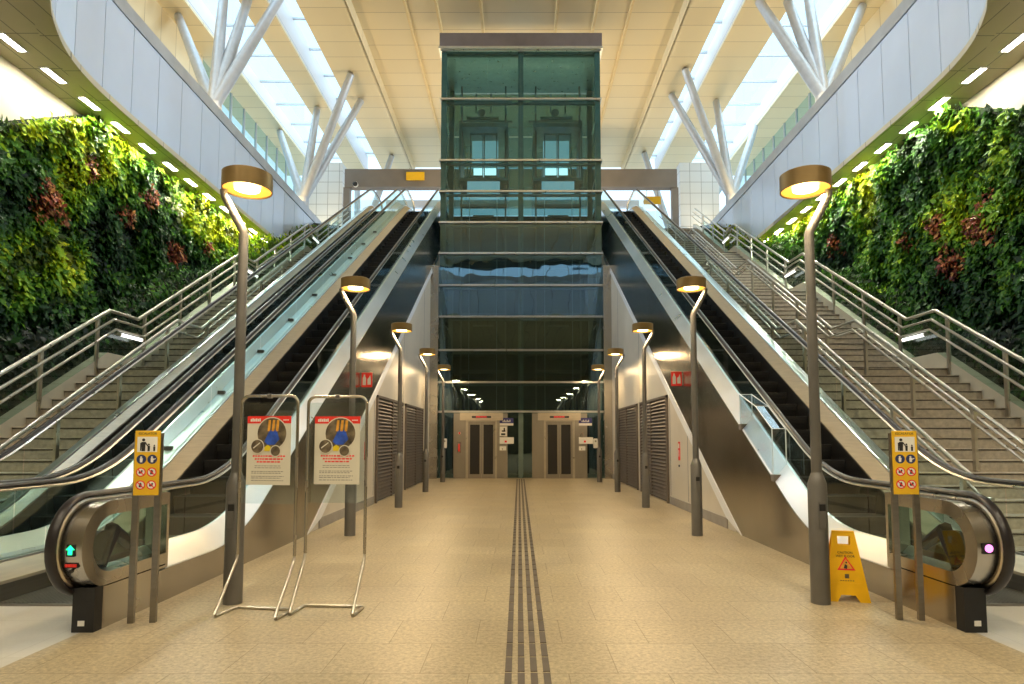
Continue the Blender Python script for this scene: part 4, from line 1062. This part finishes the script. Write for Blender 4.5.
# ------------------------------------------------------------------ caution sign
def caution():
    t = thing('caution_sign', 'yellow folding floor caution sign beside the nearest right lamp', 'caution sign', (2.985, 6.12, 0))
    o = (0, 0, 0)
    hgt = .62
    for sg, nm in ((-1, 'front_board'), (1, 'rear_board')):
        def P(x, z, off=0): return (x, sg*(.015+.13*(1-z/hgt))+sg*off, z)
        wb, wt = .185, .095
        X = lambda z: wt+(wb-wt)*(1-z/hgt)
        b = MB()
        def plate(zs, half=None, off=0., th=.014, mi=0):
            poly = []
            for z in zs: poly.append((z, X(z)))
            front = [P(-x, z, off) for z, x in poly] + [P(x, z, off) for z, x in reversed(poly)]
            b.prism(front, (0, -sg*th, 0), mi)
        plate([.06, .50]); plate([.58, .62])
        for k in (-1, 1):
            b.prism([P(k*X(.5), .5), P(k*X(.58), .58), P(k*.055, .58), P(k*.055, .5)], (0, -sg*.014, 0))
            b.prism([P(k*X(0), 0), P(k*X(.06), .06), P(k*.06, .06), P(k*.095, 0)], (0, -sg*.014, 0))
        b.prism([P(-X(.155)-.002, .155, .002), P(-X(.165), .165, .002), P(X(.165), .165, .002), P(X(.155)+.002, .155, .002)], (0, -sg*.01, 0))
        bd = b.obj(nm, 'yellow_plastic', t, local=o)
        if sg < 0:
            an = math.atan2(.13, hgt); rx = PI/2 - an
            for body, z, sz in (('CAUTION', .432, .029), ('WET FLOOR', .400, .029)):
                p = P(0, z, .002); text('wording', body, sz, 'ink', bd, p, (rx, 0, 0))
            b = MB()
            tri = lambda r, off: [P(-r, .325-r*.62-.0, off), P(r, .325-r*.62, off), P(0, .325+r*.95, off)]
            b.prism(tri(.078, .0015), (0, .001, 0), 0); b.prism(tri(.056, .0028), (0, .001, 0), 1)
            b.prism([P(-.022, .295, .0038), P(.006, .288, .0038), P(.012, .318, .0038), P(-.008, .332, .0038)], (0, .001, 0), 2); b.cyl(P(.004, .345, .0045), .008, .001, 10, 2, 'y')
            b.obj('warning_triangle', ['sign_red', 'poster_orange', 'ink'], bd, local=o)
            b = MB(); b.box(-.018, .018, P(0, .225, .003)[1]-.001, P(0, .225, .003)[1], .205, .245)
            for k in range(6): b.box(-.06+k*.021, -.047+k*.021, P(0, .185, .003)[1]-.001, P(0, .185, .003)[1]+.003, .183, .189)
            b.obj('small_print', 'poster_brown', bd, local=o)
    b = MB(); b.box(-.095, .095, -.018, .018, .612, .628); b.obj('hinge', 'yellow_plastic', t, local=o, bevel=.004)
    t.rotation_euler = (0, 0, -.22)
caution()

# ------------------------------------------------------------------ lights
def area(name, loc, size, sizey, power, col, rot=(0, 0, 0), shape='RECTANGLE', spread=None):
    l = bpy.data.lights.new(name, 'AREA'); l.shape = shape; l.size = size; l.size_y = sizey; l.energy = power; l.color = col
    if spread: l.spread = spread
    o = bpy.data.objects.new(name, l); C.objects.link(o); o.location = loc; o.rotation_euler = rot; return o
for (x, y) in LAMPS:
    area('lamp_glow', (x, y, 3.83), .3, .3, 50, (1, .72, .39), shape='DISK')
# downlights of the soffits
for s in (-1, 1):
    for y in ly: area('soffit_light', (-10.22 if s < 0 else 9.86, y, SOF-.03), .14, .56, 33 if y > 12.5 else 9, (1, .95, .78), (0, math.radians(-4*s), 0))
# daylight above the skylights
for x, w, p in ((-12.05, 2.0, 620), (-9.33, 1.0, 240), (11.75, 2.2, 1000), (8.35, .75, 330)):
    area('skylight_daylight', (x, 13.5, 19.95), w, 52, p, (.84, .95, 1.))
# unseen warm area lights added facing up to brighten the ceiling
for x in (-10.4, 10.0):
    area('ceiling_fill', (x, 18, 12.5), .8, 42, 760, (1, .72, .36), (PI, 0, 0))
area('ceiling_fill', (0, 30.5, 12.2), 10, 2.0, 420, (1, .72, .36), (PI, 0, 0))
area('ceiling_fill', (0, 3.5, 12.2), 16, 4, 1000, (1, .76, .42), (PI, 0, 0))
def spot(name, loc, target, power, col, angle=90, blend=.6, r=.03):
    l = bpy.data.lights.new(name, 'SPOT'); l.energy = power; l.color = col; l.spot_size = math.radians(angle); l.spot_blend = blend; l.shadow_soft_size = r
    o = bpy.data.objects.new(name, l); C.objects.link(o); o.location = loc
    o.rotation_euler = (Vector(target)-Vector(loc)).to_track_quat('-Z', 'Y').to_euler(); return o
# cool fill spots added under the roof to brighten the opposite gallery front
for y in (9., 15., 21., 27.):
    spot('fascia_fill', (8.35, y, CEIL-.6), (-9.8, y+1, 9.8), 2800, (.70, .85, 1.), 78)
    spot('fascia_fill', (-8.9, y, CEIL-.6), (9.4, y+1, 9.8), 2800, (.70, .85, 1.), 78)
# unseen fill spots added overhead to brighten the near floor and stairs
for x in (-6.5, -2.2, 2.2, 6.5):
    for y in (1.0, -3.5): spot('slab_fill', (x, y, SOF-.1), (x*.9, y+1.5, 0), 540, (1, .86, .62), 120, .5, .12)

w = bpy.data.worlds.new('sky'); bpy.context.scene.world = w; w.use_nodes = True
nt = w.node_tree; nt.nodes.clear()
out = nt.nodes.new('ShaderNodeOutputWorld'); bg = nt.nodes.new('ShaderNodeBackground')
tc = nt.nodes.new('ShaderNodeTexCoord'); sp = nt.nodes.new('ShaderNodeSeparateXYZ'); r = nt.nodes.new('ShaderNodeValToRGB')
r.color_ramp.elements[0].color = (.66, .84, 1, 1); r.color_ramp.elements[1].color = (.62, .82, 1, 1)
nt.links.new(tc.outputs['Generated'], sp.inputs[0]); nt.links.new(sp.outputs[2], r.inputs[0]); nt.links.new(r.outputs[0], bg.inputs[0])
bg.inputs[1].default_value = 1.8
nt.links.new(bg.outputs[0], out.inputs[0])

# ------------------------------------------------------------------ camera
cam = bpy.data.cameras.new('camera'); co = bpy.data.objects.new('camera', cam); C.objects.link(co)
F = 640.; pitch = math.radians(4)
cam.sensor_width = 36; cam.lens = F/1024*36; cam.sensor_fit = 'HORIZONTAL'
co.location = (-.07, 0, 1.5); co.rotation_euler = (PI/2+pitch, 0, 0)
px, py = 519., 438.-F*math.tan(pitch)
cam.shift_x = -(px-512)/1024; cam.shift_y = (py-342)/1024
cam.clip_end = 500
sc = bpy.context.scene; sc.camera = co
sc.view_settings.view_transform = 'Standard'; sc.view_settings.look = 'None'; sc.view_settings.exposure = 0.; sc.view_settings.gamma = 1.
cy = sc.cycles
cy.max_bounces = 7; cy.diffuse_bounces = 3; cy.glossy_bounces = 4; cy.transparent_max_bounces = 24; cy.transmission_bounces = 4
cy.sample_clamp_indirect = 6.0; cy.caustics_reflective = False; cy.caustics_refractive = False
